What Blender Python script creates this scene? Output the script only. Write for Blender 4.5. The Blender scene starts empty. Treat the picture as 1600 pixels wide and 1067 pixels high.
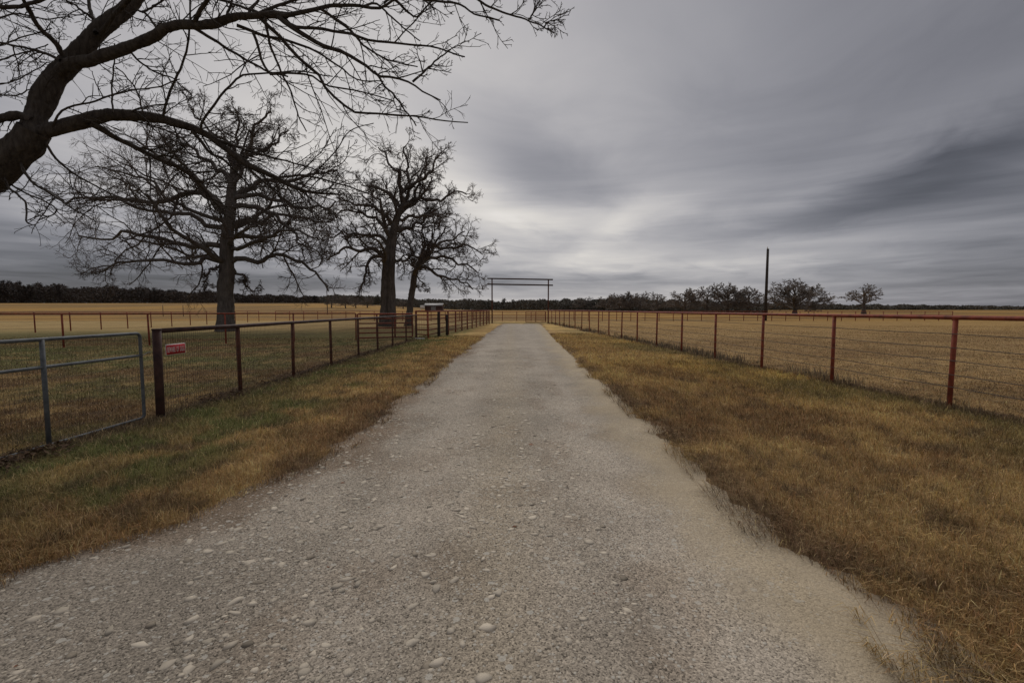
import bpy, math, random
import numpy as np
from mathutils import Vector

scene = bpy.context.scene
R = math.radians
PITCH = R(3.98)          # camera looks slightly down
F = 711.0                # focal length in photo pixels (16 mm on 36 mm)
CAM_Z = 1.6

# ------------------------------------------------------------------ camera
cam_d = bpy.data.cameras.new("camera")
cam_d.lens = 16.0
cam_d.sensor_width = 36.0
cam_d.sensor_fit = 'HORIZONTAL'
cam_d.clip_start = 0.05
cam_d.clip_end = 9000
cam = bpy.data.objects.new("camera", cam_d)
cam.location = (0, 0, CAM_Z)
cam.rotation_euler = (R(90) - PITCH, 0, 0)
scene.collection.objects.link(cam)
scene.camera = cam


def ray(px, py):
    """world direction of a photo pixel, scaled so that its y is 1"""
    x = (px - 800.0) / F
    v = (533.5 - py) / F
    c, s = math.cos(PITCH), math.sin(PITCH)
    y = c + v * s
    z = v * c - s
    return np.array([x / y, 1.0, z / y])


def at(px, py, d):
    r = ray(px, py)
    return np.array([r[0] * d, d, CAM_Z + r[2] * d])


# ------------------------------------------------------------------ world: overcast sky
SUN_EL, SUN_AZ = 48.0, -12.0       # azimuth measured from +Y towards +X
world = bpy.data.worlds.new("World")
scene.world = world
world.use_nodes = True
wt = world.node_tree
wt.nodes.clear()


class NT:
    def __init__(self, t):
        self.t = t

    def new(self, typ, **kw):
        n = self.t.nodes.new(typ)
        for k, v in kw.items():
            setattr(n, k, v)
        return n

    def put(self, sock, v):
        if hasattr(v, 'is_output'):
            self.t.links.new(v, sock)
        elif v is not None:
            sock.default_value = v

    def m(self, op, a, b=None, c=None, clamp=False):
        n = self.new('ShaderNodeMath', operation=op)
        n.use_clamp = clamp
        self.put(n.inputs[0], a)
        if b is not None:
            self.put(n.inputs[1], b)
        if c is not None:
            self.put(n.inputs[2], c)
        return n.outputs[0]

    def comb(self, x, y, z):
        n = self.new('ShaderNodeCombineXYZ')
        for s, v in zip(n.inputs, (x, y, z)):
            self.put(s, v)
        return n.outputs[0]

    def noise(self, vec, scale, detail=4, rough=0.55, dist=0.0):
        n = self.new('ShaderNodeTexNoise')
        self.put(n.inputs['Vector'], vec)
        n.inputs['Scale'].default_value = scale
        n.inputs['Detail'].default_value = detail
        n.inputs['Roughness'].default_value = rough
        n.inputs['Distortion'].default_value = dist
        return n.outputs['Fac']

    def ramp(self, fac, stops, interp='LINEAR'):
        n = self.new('ShaderNodeValToRGB')
        cr = n.color_ramp
        cr.interpolation = interp
        while len(cr.elements) < len(stops):
            cr.elements.new(0.5)
        for e, (p, c) in zip(cr.elements, stops):
            e.position = p
            e.color = tuple(c) + ((1,) if len(c) == 3 else ())
        self.put(n.inputs[0], fac)
        return n.outputs[0]

    def mix(self, fac, a, b, mode='MIX'):
        n = self.new('ShaderNodeMix', data_type='RGBA', blend_type=mode)
        self.put(n.inputs[0], fac)
        for s, v in ((n.inputs[6], a), (n.inputs[7], b)):
            if isinstance(v, (tuple, list)) and len(v) == 3:
                v = tuple(v) + (1,)
            self.put(s, v)
        return n.outputs[2]


W = NT(wt)
tc = W.new('ShaderNodeTexCoord')
sep = W.new('ShaderNodeSeparateXYZ')
wt.links.new(tc.outputs['Generated'], sep.inputs[0])
dx, dy, dz = sep.outputs
zpos = W.m('MAXIMUM', dz, 0.0)
zz = W.m('ADD', zpos, 0.05)
ppx = W.m('DIVIDE', dx, zz)
ppy = W.m('DIVIDE', dy, zz)
# cloud deck coordinates: streaks run mostly away from the viewer, bending right
ca, sa = math.cos(R(24)), math.sin(R(24))
u = W.m('SUBTRACT', W.m('MULTIPLY', ppx, ca), W.m('MULTIPLY', ppy, sa))
v = W.m('ADD', W.m('MULTIPLY', ppx, sa), W.m('MULTIPLY', ppy, ca))
deck = W.comb(u, W.m('MULTIPLY', v, 0.72), 3.1)
n_big = W.noise(deck, 0.55, 5, 0.5, 0.6)
n_mid = W.noise(W.comb(u, W.m('MULTIPLY', v, 0.62), 9.7), 1.5, 6, 0.52, 0.7)
az0 = W.m('ARCTAN2', dx, dy)
el0 = W.m('ARCSINE', dz)
az = W.m('ADD', az0, W.m('MULTIPLY', W.m('SUBTRACT', n_big, 0.5), 0.34))
lowf = W.m('MINIMUM', W.m('MULTIPLY', W.m('MAXIMUM', el0, 0.0), 3.2), 1.0)
el = W.m('ADD', el0, W.m('MULTIPLY', W.m('MULTIPLY', W.m('SUBTRACT', n_mid, 0.5), 0.13), lowf))
# flat layers of cloud seen edge-on near the horizon
strata = W.noise(W.comb(W.m('MULTIPLY', az0, 2.6), W.m('MULTIPLY', el0, 34.0), 5.5), 1.0, 5, 0.55, 0.5)
sfade = W.m('MULTIPLY', W.m('MAXIMUM', W.m('SUBTRACT', 1.0, W.m('MULTIPLY', el0, 2.6)), 0.0), 0.34)


def azel(px, py):
    r = ray(px, py)
    r = r / np.linalg.norm(r)
    return math.atan2(r[0], r[1]), math.asin(r[2])


acc = None


def lobe(px, py, sx, sy, amp, rot=0.0):
    """soft elliptical patch of lighter or darker cloud at a sky direction"""
    global acc
    a0, e0 = azel(px, py)
    sx, sy = sx / F, sy / F
    da, de = W.m('SUBTRACT', az, a0), W.m('SUBTRACT', el, e0)
    c, s = math.cos(R(rot)), math.sin(R(rot))
    p = W.m('MULTIPLY', W.m('ADD', W.m('MULTIPLY', da, c), W.m('MULTIPLY', de, s)), 1 / sx)
    q = W.m('MULTIPLY', W.m('SUBTRACT', W.m('MULTIPLY', de, c), W.m('MULTIPLY', da, s)), 1 / sy)
    g = W.m('EXPONENT', W.m('MULTIPLY', W.m('ADD', W.m('MULTIPLY', p, p), W.m('MULTIPLY', q, q)), -1.0))
    g = W.m('MULTIPLY', g, amp)
    acc = g if acc is None else W.m('ADD', acc, g)


SKY_BASE = 0.575
lobe(720, 120, 330, 170, 0.12)          # thin bright cloud high ahead
lobe(300, 60, 360, 200, 0.075)
lobe(1000, 90, 260, 160, 0.01)
lobe(850, 258, 150, 60, -0.13, -25)     # grey shelf
lobe(1180, 240, 200, 80, -0.03)
lobe(880, 340, 190, 30, 0.12, 6)        # bright gap
lobe(975, 352, 90, 32, 0.13, 20)
lobe(740, 305, 120, 30, 0.10, -20)
lobe(1060, 408, 240, 26, 0.16, 4)
lobe(440, 285, 300, 90, 0.12)
lobe(1020, 395, 420, 80, 0.05)
lobe(1330, 322, 330, 26, -0.12, 15)     # dark bar to the right
lobe(1580, 282, 190, 50, -0.055, 20)
lobe(1400, 250, 250, 28, 0.05, 18)
lobe(1380, 395, 260, 36, 0.08, 6)
lobe(1620, 440, 200, 90, -0.08)
lobe(1720, 40, 330, 330, -0.13)
lobe(20, 435, 330, 48, -0.14)
lobe(-60, 250, 200, 190, -0.06)
lobe(330, 450, 330, 26, -0.09)
lobe(790, 436, 260, 18, -0.10)
lobe(820, 470, 300, 10, 0.08)
lobe(1180, 455, 260, 14, 0.05)
cn = W.m('ADD', W.m('MULTIPLY', W.m('SUBTRACT', n_big, 0.5), 0.16),
         W.m('MULTIPLY', W.m('SUBTRACT', n_mid, 0.5), 0.13))
cn = W.m('ADD', cn, W.m('MULTIPLY', W.m('SUBTRACT', strata, 0.5), sfade))
val = W.m('ADD', W.m('ADD', acc, cn), SKY_BASE)
val = W.m('MAXIMUM', val, 0.16)
lum = W.m('POWER', val, 2.2)
tint = W.ramp(val, [(0.36, (0.955, 0.965, 1.11)), (0.54, (0.985, 0.975, 1.06)), (0.66, (1.015, 0.985, 1.01)), (0.80, (1.045, 0.995, 0.94))])
cloud = W.mix(1.0, tint, W.comb(lum, lum, lum), 'MULTIPLY')
sky = W.new('ShaderNodeTexSky', sky_type='NISHITA')
sky.sun_disc = False
sky.sun_elevation = R(SUN_EL)
sky.sun_rotation = R(SUN_AZ)
bg_sky = W.new('ShaderNodeBackground')
bg_sky.inputs['Strength'].default_value = 0.08
wt.links.new(sky.outputs[0], bg_sky.inputs['Color'])
bg_cl = W.new('ShaderNodeBackground')
bg_cl.inputs['Strength'].default_value = 0.90
wt.links.new(cloud, bg_cl.inputs['Color'])
mixs = W.new('ShaderNodeMixShader')
mixs.inputs[0].default_value = 0.96        # cloud cover
wt.links.new(bg_sky.outputs[0], mixs.inputs[1])
wt.links.new(bg_cl.outputs[0], mixs.inputs[2])
wo = W.new('ShaderNodeOutputWorld')
wt.links.new(mixs.outputs[0], wo.inputs['Surface'])

# ------------------------------------------------------------------ sun behind the cloud deck
sun_d = bpy.data.lights.new("sun", 'SUN')
sun_d.energy = 1.5
sun_d.angle = R(40)
sun_d.color = (1.0, 0.955, 0.90)
sun = bpy.data.objects.new("sun", sun_d)
sun.location = (-20, 60, 60)
sd = Vector((math.sin(R(SUN_AZ)) * math.cos(R(SUN_EL)), math.cos(R(SUN_AZ)) * math.cos(R(SUN_EL)), math.sin(R(SUN_EL))))
sun.rotation_euler = sd.to_track_quat('Z', 'Y').to_euler()
scene.collection.objects.link(sun)

scene.view_settings.view_transform = 'Standard'
scene.view_settings.look = 'None'
scene.view_settings.exposure = 0.25
scene.view_settings.gamma = 1.0
scene.cycles.max_bounces = 3
scene.cycles.diffuse_bounces = 2
scene.cycles.transparent_max_bounces = 8

# ------------------------------------------------------------------ object helpers
C = scene.collection


def props(o, label=None, cat=None, group=None, kind=None):
    for k, vv in (('label', label), ('category', cat), ('group', group), ('kind', kind)):
        if vv:
            o[k] = vv
    return o


def thing(name, label, cat, loc=(0, 0, 0), group=None, rz=0.0):
    o = bpy.data.objects.new(name, None)
    o.empty_display_size = 0.3
    o.location = loc
    o.rotation_euler = (0, 0, rz)
    C.objects.link(o)
    return props(o, label, cat, group)


def link(name, me, mat=None, parent=None, world_space=True):
    if mat is not None and len(me.materials) == 0:
        me.materials.append(mat)
    o = bpy.data.objects.new(name, me)
    C.objects.link(o)
    if parent is not None:
        o.parent = parent
        if world_space:          # mesh was made in world coordinates
            rz = parent.rotation_euler[2]
            lx, ly, lz = parent.location
            c, s = math.cos(-rz), math.sin(-rz)
            o.location = (-(lx * c - ly * s), -(lx * s + ly * c), -lz)
            o.rotation_euler = (0, 0, -rz)
    return o


def mk(name, V, quads=None, tris=None, cols=None, smooth=False):
    me = bpy.data.meshes.new(name)
    V = np.ascontiguousarray(V, dtype=np.float32)
    nq = 0 if quads is None else len(quads)
    nt = 0 if tris is None else len(tris)
    me.vertices.add(len(V))
    me.vertices.foreach_set('co', V.ravel())
    li = []
    if nq:
        li.append(np.asarray(quads, dtype=np.int32).ravel())
    if nt:
        li.append(np.asarray(tris, dtype=np.int32).ravel())
    li = np.concatenate(li)
    me.loops.add(len(li))
    me.loops.foreach_set('vertex_index', li)
    me.polygons.add(nq + nt)
    st = np.concatenate([np.arange(nq, dtype=np.int32) * 4, nq * 4 + np.arange(nt, dtype=np.int32) * 3])
    me.polygons.foreach_set('loop_start', st)
    if smooth:
        me.polygons.foreach_set('use_smooth', np.ones(nq + nt, dtype=bool))
    if cols is not None:
        a = me.color_attributes.new('tint', 'FLOAT_COLOR', 'POINT')
        cc = np.ones((len(V), 4), dtype=np.float32)
        cc[:, :3] = cols
        a.data.foreach_set('color', cc.ravel())
    me.update(calc_edges=True)
    return me


class Geo:
    """collects tubes, boxes and loose faces into one mesh"""

    def __init__(self):
        self.V, self.Q, self.T, self.n = [], [], [], 0

    def add(self, V, Q=None, T=None):
        V = np.asarray(V, dtype=np.float64).reshape(-1, 3)
        if Q is not None and len(Q):
            self.Q.append(np.asarray(Q, dtype=np.int64).reshape(-1, 4) + self.n)
        if T is not None and len(T):
            self.T.append(np.asarray(T, dtype=np.int64).reshape(-1, 3) + self.n)
        self.V.append(V)
        self.n += len(V)

    def tubes(self, P, Rr, sides=6, cap=False, rug=0.0, seed=0):
        """P (B,n,3) polylines, Rr (B,n) radii"""
        P = np.asarray(P, float)
        Rr = np.asarray(Rr, float)
        if P.ndim == 2:
            P, Rr = P[None], Rr[None]
        B, n, _ = P.shape
        T = np.zeros_like(P)
        T[:, 1:-1] = P[:, 2:] - P[:, :-2]
        T[:, 0] = P[:, 1] - P[:, 0]
        T[:, -1] = P[:, -1] - P[:, -2]
        T /= np.linalg.norm(T, axis=2, keepdims=True) + 1e-9
        mean = P[:, -1] - P[:, 0]
        ref = np.zeros((B, 3))
        ref[np.arange(B), np.argmin(np.abs(mean), axis=1)] = 1.0
        N1 = np.cross(T, ref[:, None, :])
        N1 /= np.linalg.norm(N1, axis=2, keepdims=True) + 1e-9
        N2 = np.cross(T, N1)
        a = np.arange(sides) / sides * 2 * np.pi
        mulr = 1.0
        if rug:
            sl = np.concatenate([np.zeros((B, 1)), np.cumsum(np.linalg.norm(np.diff(P, axis=1), axis=2), axis=1)], 1) / (Rr.max() + 1e-6)
            cx_, sx_ = np.cos(a)[None, None, :] * 3.4, np.sin(a)[None, None, :] * 3.4
            f1_ = vn(cx_ + 20 + 0 * sl[:, :, None], sx_ + 40 + 0.9 * sl[:, :, None], seed)
            f2_ = vn(cx_ * 2.3 + 50 + 0.5 * sl[:, :, None], sx_ * 2.3 + 60 + 2.3 * sl[:, :, None], seed + 3)
            lump = vn(0.55 * sl[:, :, None] + 5, 0.45 * cx_ + 9, seed + 7)
            mulr = (1 + rug * (1.3 * (f1_ - 0.5) + 1.0 * (np.abs(f2_ - 0.5) * 2 - 0.5) + 1.2 * (lump - 0.5)))[..., None]
        ring = (P[:, :, None, :] + mulr * Rr[:, :, None, None] *
                (np.cos(a)[None, None, :, None] * N1[:, :, None, :] + np.sin(a)[None, None, :, None] * N2[:, :, None, :]))
        V = ring.reshape(-1, 3)
        b, i, j = np.meshgrid(np.arange(B), np.arange(n - 1), np.arange(sides), indexing='ij')
        k = b * n * sides + i * sides
        Q = np.stack([k + j, k + (j + 1) % sides, k + sides + (j + 1) % sides, k + sides + j], -1).reshape(-1, 4)
        Tt = None
        if cap:
            caps = []
            for bb in range(B):
                for base, flip in ((bb * n * sides, True), (bb * n * sides + (n - 1) * sides, False)):
                    for j in range(1, sides - 1):
                        caps.append((base, base + j + 1, base + j) if flip else (base, base + j, base + j + 1))
            Tt = np.array(caps)
        self.add(V, Q, Tt)
        return self

    def tube(self, pts, r, sides=10, cap=True):
        pts = np.asarray(pts, float)
        rr = np.full(len(pts), r) if np.isscalar(r) else np.asarray(r, float)
        return self.tubes(pts, rr, sides, cap)

    def box(self, lo, hi):
        x0, y0, z0 = lo
        x1, y1, z1 = hi
        V = [(x0, y0, z0), (x1, y0, z0), (x1, y1, z0), (x0, y1, z0), (x0, y0, z1), (x1, y0, z1), (x1, y1, z1), (x0, y1, z1)]
        self.add(V, [(0, 3, 2, 1), (4, 5, 6, 7), (0, 1, 5, 4), (1, 2, 6, 5), (2, 3, 7, 6), (3, 0, 4, 7)])
        return self

    def mesh(self, name, smooth=False, cols=None):
        V = np.concatenate(self.V)
        Q = np.concatenate(self.Q) if self.Q else None
        T = np.concatenate(self.T) if self.T else None
        return mk(name, V, Q, T, cols, smooth)


def material(name, rough=0.8):
    m = bpy.data.materials.new(name)
    m.use_nodes = True
    n = NT(m.node_tree)
    b = m.node_tree.nodes['Principled BSDF']
    b.inputs['Roughness'].default_value = rough
    b.inputs['Specular IOR Level'].default_value = 0.25
    return m, n, b


def bump(n, b, h, strength, dist):
    bn = n.new('ShaderNodeBump')
    bn.inputs['Strength'].default_value = strength
    bn.inputs['Distance'].default_value = dist
    n.put(bn.inputs['Height'], h)
    n.t.links.new(bn.outputs[0], b.inputs['Normal'])


def mat_mottled(name, c1, c2, scale=8, rough=0.7, bmp=0.3, metal=0.0, stops=(0.35, 0.65)):
    m, n, b = material(name, rough)
    t = n.new('ShaderNodeNewGeometry')
    f = n.noise(t.outputs['Position'], scale, 6, 0.6)
    n.put(b.inputs['Base Color'], n.ramp(f, [(stops[0], c1), (stops[1], c2)]))
    b.inputs['Metallic'].default_value = metal
    if bmp:
        bump(n, b, n.noise(t.outputs['Position'], scale * 5, 4, 0.6), bmp, 0.01)
    return m


def mat_bark(name, c1, c2, scale=6.0, dist=0.03):
    m, n, b = material(name, 0.95)
    t = n.new('ShaderNodeNewGeometry')
    mp = n.new('ShaderNodeMapping')
    mp.inputs['Scale'].default_value = (1, 1, 0.3)
    n.put(mp.inputs['Vector'], t.outputs['Position'])
    f = n.noise(mp.outputs[0], scale, 6, 0.65, 0.4)
    g = n.noise(t.outputs['Position'], scale * 0.3, 3, 0.5)
    col = n.ramp(f, [(0.35, c1), (0.66, c2)])
    n.put(b.inputs['Base Color'], n.mix(n.m('MULTIPLY', g, 0.5), col, tuple(x * 1.3 for x in c2)))
    bump(n, b, f, 1.0, dist)
    b.inputs['Specular IOR Level'].default_value = 0.1
    return m


def mat_tint(name, rough=0.9):
    m, n, b = material(name, rough)
    a = n.new('ShaderNodeAttribute', attribute_name='tint')
    n.put(b.inputs['Base Color'], a.outputs['Color'])
    b.inputs['Specular IOR Level'].default_value = 0.12
    return m


# ------------------------------------------------------------------ numeric noise used for terrain and grass colour
def _hash(ix, iy, seed):
    h = (ix.astype(np.int64) * 374761393 + iy.astype(np.int64) * 668265263 + seed * 1442695041) & 0x7fffffff
    h = ((h ^ (h >> 13)) * 1274126177) & 0x7fffffff
    h = h ^ (h >> 16)
    return (h & 0xffff) / 65535.0


def vn(x, y, seed=0):
    ix, iy = np.floor(x), np.floor(y)
    fx, fy = x - ix, y - iy
    fx, fy = fx * fx * (3 - 2 * fx), fy * fy * (3 - 2 * fy)
    a, b = _hash(ix, iy, seed), _hash(ix + 1, iy, seed)
    c, d = _hash(ix, iy + 1, seed), _hash(ix + 1, iy + 1, seed)
    return (a * (1 - fx) + b * fx) * (1 - fy) + (c * (1 - fx) + d * fx) * fy


def fbm(x, y, seed=0, o=4):
    s, a, t = 0, 0.5, 0
    for i in range(o):
        s = s + a * vn(x * 2 ** i, y * 2 ** i, seed + i * 17)
        t += a
        a *= 0.5
    return s / t


def sst(a, b, x):
    t = np.clip((x - a) / (b - a), 0, 1)
    return t * t * (3 - 2 * t)


# ------------------------------------------------------------------ layout of the place (metres; camera at the origin, looking along +Y)
ROAD_Y = [-8, 0, 2.0, 2.6, 3.3, 3.9, 4.6, 5.6, 7.5, 10, 15, 25, 38, 52, 60]
ROAD_L = [-3.9, -3.6, -3.2, -2.95, -2.45, -2.2, -1.98, -1.9, -1.86, -1.84, -1.80, -1.66, -1.4, -1.05, -1.0]
ROAD_R = [1.95, 1.95, 1.95, 1.98, 1.93, 1.96, 2.0, 2.02, 2.04, 2.07, 2.15, 2.4, 2.85, 3.25, 3.3]


def road_l(y):
    return np.interp(y, ROAD_Y, ROAD_L)


def road_r(y):
    return np.interp(y, ROAD_Y, ROAD_R)


def fence_rx(y):
    return 7.68 - 0.0655 * y


def road_sd(x, y):
    """metres outside the road edge (negative on the road)"""
    yy = np.clip(y, -8, 60)
    d = np.maximum(road_l(yy) - x, x - road_r(yy))
    return np.where(y > 52.3, np.maximum(d, (y - 52.3) * 1.0), d)


def terr(x, y):
    x = np.asarray(x, float)
    y = np.asarray(y, float)
    e = road_sd(x, y) + (fbm(x * 1.3, y * 1.3, 5) - 0.5) * 0.36 + (fbm(x * 6, y * 6, 9, 3) - 0.5) * 0.27 + np.where(x > 0, 0.10 + 0.16 * sst(2.0, 5.0, y), 0.06)
    k = sst(-0.10, 0.55, e)
    near = -0.03 + k * (0.045 + 0.05 * fbm(x * 0.9, y * 0.9, 21, 4))
    und = ((fbm(x * 0.12 + 7, y * 0.12, 33, 3) - 0.5) * 0.09 - 0.07 * sst(3.0, 6.5, x) * sst(40, 15, y)) * sst(0.5, 3.0, road_sd(x, y)) * sst(150, 20, np.abs(y))
    t = x / np.maximum(y, 1.0)
    lift = sst(-0.06, -0.42, t)
    far = sst(45, 230, y) * (1.15 + 0.45 * lift + 0.0141 * y * lift)
    return near + und + far


def mixc(a, b, t):
    return np.asarray(a)[None, :] * (1 - t[:, None]) + np.asarray(b)[None, :] * t[:, None] if np.ndim(a) == 1 and np.ndim(b) == 1 else \
        (a if np.ndim(a) == 2 else np.asarray(a)[None, :]) * (1 - t[:, None]) + (b if np.ndim(b) == 2 else np.asarray(b)[None, :]) * t[:, None]


TAN = np.array((0.45, 0.308, 0.136))
GOLD = np.array((0.54, 0.360, 0.130))
BROWN = np.array((0.250, 0.155, 0.074))
OLIVE = np.array((0.175, 0.150, 0.062))
GREEN = np.array((0.120, 0.135, 0.048))
EARTH = np.array((0.105, 0.072, 0.050))
HAY = np.array((0.335, 0.222, 0.102))


def gcol(x, y):
    """colour of the grass cover at a place"""
    x = np.asarray(x, float).ravel()
    y = np.asarray(y, float).ravel()
    a = fbm(x * 0.55, y * 0.45, 101, 4)
    b = fbm(x * 1.9, y * 1.6, 131, 4)
    g = fbm(x * 0.33 + 40, y * 0.22, 151, 4)
    # right verge: tan to russet
    c = mixc(TAN, BROWN, sst(0.42, 0.66, 0.55 * a + 0.45 * b))
    c = mixc(c, GOLD, 0.75 * sst(0.50, 0.70, g))
    c = mixc(c, GOLD, 0.40 * sst(7, 16, y))
    c = mixc(c, BROWN, 0.55 * sst(7.5, 3.0, y) * sst(0.3, 0.6, b))  # browner grass up close, partly vignette darkening put into the colour
    fx = fence_rx(y)
    c = mixc(c, OLIVE, 0.75 * sst(2.1, 0.5, np.abs(x - fx + 0.7)) * sst(0.32, 0.56, a) * sst(60, 8, y))
    # left verge: greener beside the fence
    l = mixc(TAN, BROWN, sst(0.36, 0.62, 0.5 * a + 0.5 * b))
    l = mixc(l, GOLD, 0.5 * sst(9, 22, y))
    l = mixc(l, OLIVE, 0.9 * sst(-3.2, -4.6, x + (b - 0.5) * 1.5) * sst(0.30, 0.55, 0.5 * a + 0.5 * g + 0.08))
    l = mixc(l, GREEN * 1.15, 0.85 * sst(0.47, 0.60, b) * sst(-2.4, -3.6, x))
    # fenced yard: dull grass, with vignette darkening put into the colour
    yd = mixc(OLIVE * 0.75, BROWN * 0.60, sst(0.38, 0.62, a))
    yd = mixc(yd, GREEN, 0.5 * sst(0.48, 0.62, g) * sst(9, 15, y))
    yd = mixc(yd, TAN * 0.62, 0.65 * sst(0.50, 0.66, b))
    # hay pasture on the right
    s = fbm(x * 0.07, y * 0.55, 171, 4)
    ps = mixc(HAY * 0.98, BROWN * 0.80, 0.75 * sst(0.42, 0.74, 0.4 * s + 0.6 * a))
    ps = mixc(ps, GOLD * np.array((0.62, 0.57, 0.52)), 0.6 * sst(18, 60, y))
    # far fields
    ff = mixc(GOLD * np.array((0.60, 0.53, 0.46)), TAN * np.array((0.50, 0.45, 0.40)), sst(0.40, 0.60, fbm(x * 0.035, y * 0.05, 191, 4)))
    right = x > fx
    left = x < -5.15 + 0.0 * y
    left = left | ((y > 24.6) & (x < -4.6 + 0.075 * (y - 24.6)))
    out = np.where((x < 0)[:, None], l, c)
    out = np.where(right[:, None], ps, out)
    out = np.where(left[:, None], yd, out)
    pen = left & (y > 24.8)
    out = np.where(pen[:, None], mixc(OLIVE, TAN * 0.85, sst(26, 40, y) * 0.8), out)
    out = mixc(out, ff, sst(58, 66, y))
    out = mixc(out, OLIVE * 0.9, 0.7 * sst(52, 53, y) * sst(58, 55, y) * sst(12, 6, np.abs(x - 1)))
    # bare earth in ragged lines along the two fences and the road edge
    ln = np.minimum(np.abs(x + 5.15), np.abs(x - fx - 0.15))
    out = mixc(out, EARTH, 0.75 * sst(0.45, 0.1, ln + (b - 0.5) * 0.5) * sst(55, 40, y) * sst(0.35, 0.6, a + 0.1))
    tf = fbm(x * 5.5, y * 4.2, 211, 3)
    nearw = sst(30, 8, y)
    out = out * (1 + (0.9 * (tf - 0.5) * nearw)[:, None])
    out = mixc(out, EARTH * 1.2, 0.55 * nearw * sst(0.40, 0.26, tf))
    sdv = road_sd(x, y)
    out = mixc(out, EARTH * 1.5, 0.6 * sst(0.35, 0.0, sdv) * sst(0.4, 0.6, b))
    return out


# ------------------------------------------------------------------ ground sheet
def axis(lo, hi, step, far_lo, far_hi, g=1.09):
    a = list(np.arange(lo, hi + 1e-6, step))
    s, p = step, hi
    while p < far_hi:
        s *= g
        p += s
        a.append(p)
    s, p = step, lo
    pre = []
    while p > far_lo:
        s *= g
        p -= s
        pre.append(p)
    return np.array(pre[::-1] + a)


gx = axis(-9.0, 10.0, 0.085, -4000, 4000, 1.08)
gy = axis(-1.0, 16.0, 0.085, -300, 4500, 1.045)
GX, GY = np.meshgrid(gx, gy)
GZ = terr(GX, GY)
V = np.stack([GX, GY, GZ], -1).reshape(-1, 3)
nx, ny = len(gx), len(gy)
ii, jj = np.meshgrid(np.arange(ny - 1), np.arange(nx - 1), indexing='ij')
k = ii * nx + jj
Q = np.stack([k, k + 1, k + nx + 1, k + nx], -1).reshape(-1, 4)

m_ground, n, b = material('dry_turf', 0.95)
attr = n.new('ShaderNodeAttribute', attribute_name='tint')
geo = n.new('ShaderNodeNewGeometry')
pos = geo.outputs['Position']
f1 = n.noise(pos, 34, 6, 0.72)
f2 = n.noise(pos, 3.2, 6, 0.65, 0.4)
mp = n.new('ShaderNodeMapping')
mp.inputs['Scale'].default_value = (0.5, 0.8, 1.0)
n.put(mp.inputs['Vector'], pos)
f3 = n.noise(mp.outputs[0], 0.55, 6, 0.65, 0.5)
m1 = n.m('ADD', n.m('MULTIPLY', f1, 1.3), 0.30)
m2 = n.m('ADD', n.m('MULTIPLY', f2, 0.9), 0.55)
m3 = n.m('ADD', n.m('MULTIPLY', f3, 0.8), 0.6)
mul = n.m('MULTIPLY', n.m('MULTIPLY', m1, m2), m3)
colv = n.mix(1.0, attr.outputs['Color'], n.comb(mul, mul, mul), 'MULTIPLY')
n.put(b.inputs['Base Color'], colv)
b.inputs['Specular IOR Level'].default_value = 0.05
bump(n, b, n.m('ADD', f1, n.m('MULTIPLY', f2, 2.0)), 0.8, 0.05)
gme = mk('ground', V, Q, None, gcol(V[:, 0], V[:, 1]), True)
props(link('ground', gme, m_ground), kind='structure')

# ------------------------------------------------------------------ gravel road
ry = np.concatenate([np.arange(-7, 14, 0.07), 14 + np.cumsum(0.07 * 1.02 ** np.arange(1, 135))])
ry = ry[ry < 53.2]
cols_n = 80
ty = np.linspace(0, 1, cols_n)
RX = (road_l(ry) - 0.75)[:, None] * (1 - ty) + (road_r(ry) + 0.75)[:, None] * ty
RY = np.repeat(ry[:, None], cols_n, 1)
wheel = np.exp(-((RX - 1.15) / 0.45) ** 2) + np.exp(-((RX + 0.85) / 0.45) ** 2)
RZ = 0.0 - 0.018 * wheel + 0.018 * (fbm(RX * 1.1, RY * 1.1, 61, 4) - 0.5) + 0.008 * (fbm(RX * 7, RY * 7, 71, 3) - 0.5)
RV = np.stack([RX, RY, RZ], -1).reshape(-1, 3)
ii, jj = np.meshgrid(np.arange(len(ry) - 1), np.arange(cols_n - 1), indexing='ij')
k = ii * cols_n + jj
RQ = np.stack([k, k + 1, k + cols_n + 1, k + cols_n], -1).reshape(-1, 4)
GREY = np.array((0.276, 0.238, 0.190))
SAND = np.array((0.385, 0.315, 0.218))
PALE = np.array((0.402, 0.346, 0.278))
DIRT = np.array((0.175, 0.125, 0.083))


def roadcol(x, y):
    x, y = np.ravel(x), np.ravel(y)
    a = fbm(x * 0.8, y * 0.45, 201, 4)
    b = fbm(x * 2.4, y * 1.5, 211, 4)
    c = mixc(GREY, PALE, 0.55 * sst(0.4, 0.65, a))
    c = mixc(c, PALE * 1.04, 0.55 * np.exp(-((x - 0.95 + 0.3 * (a - 0.5)) / 0.35) ** 2) + 0.45 * np.exp(-((x + 0.9 + 0.3 * (a - 0.5)) / 0.35) ** 2))
    c = mixc(c, DIRT * 1.15, 0.30 * sst(0.55, 0.72, b))
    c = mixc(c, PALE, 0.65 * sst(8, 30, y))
    sandy = sst(0.42, 1.12, x - road_r(y) + 1.40 + (b - 0.5) * 0.75)
    c = mixc(c, SAND, 0.92 * sandy)
    c = mixc(c, SAND, 0.35 * np.exp(-((x + 0.1) / 0.3) ** 2))
    sdv = road_sd(x, y)
    c = mixc(c, DIRT, 0.75 * sst(-0.55, -0.05, sdv + (b - 0.5) * 0.6) * (x < 0) * sst(0.38, 0.6, a))
    c = mixc(c, DIRT * 1.2, 0.5 * sst(-0.12, 0.1, sdv + (b - 0.5) * 0.3))
    return c


m_road, n, b = material('gravel_surface', 0.95)
attr = n.new('ShaderNodeAttribute', attribute_name='tint')
geo = n.new('ShaderNodeNewGeometry')
pos = geo.outputs['Position']


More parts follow.
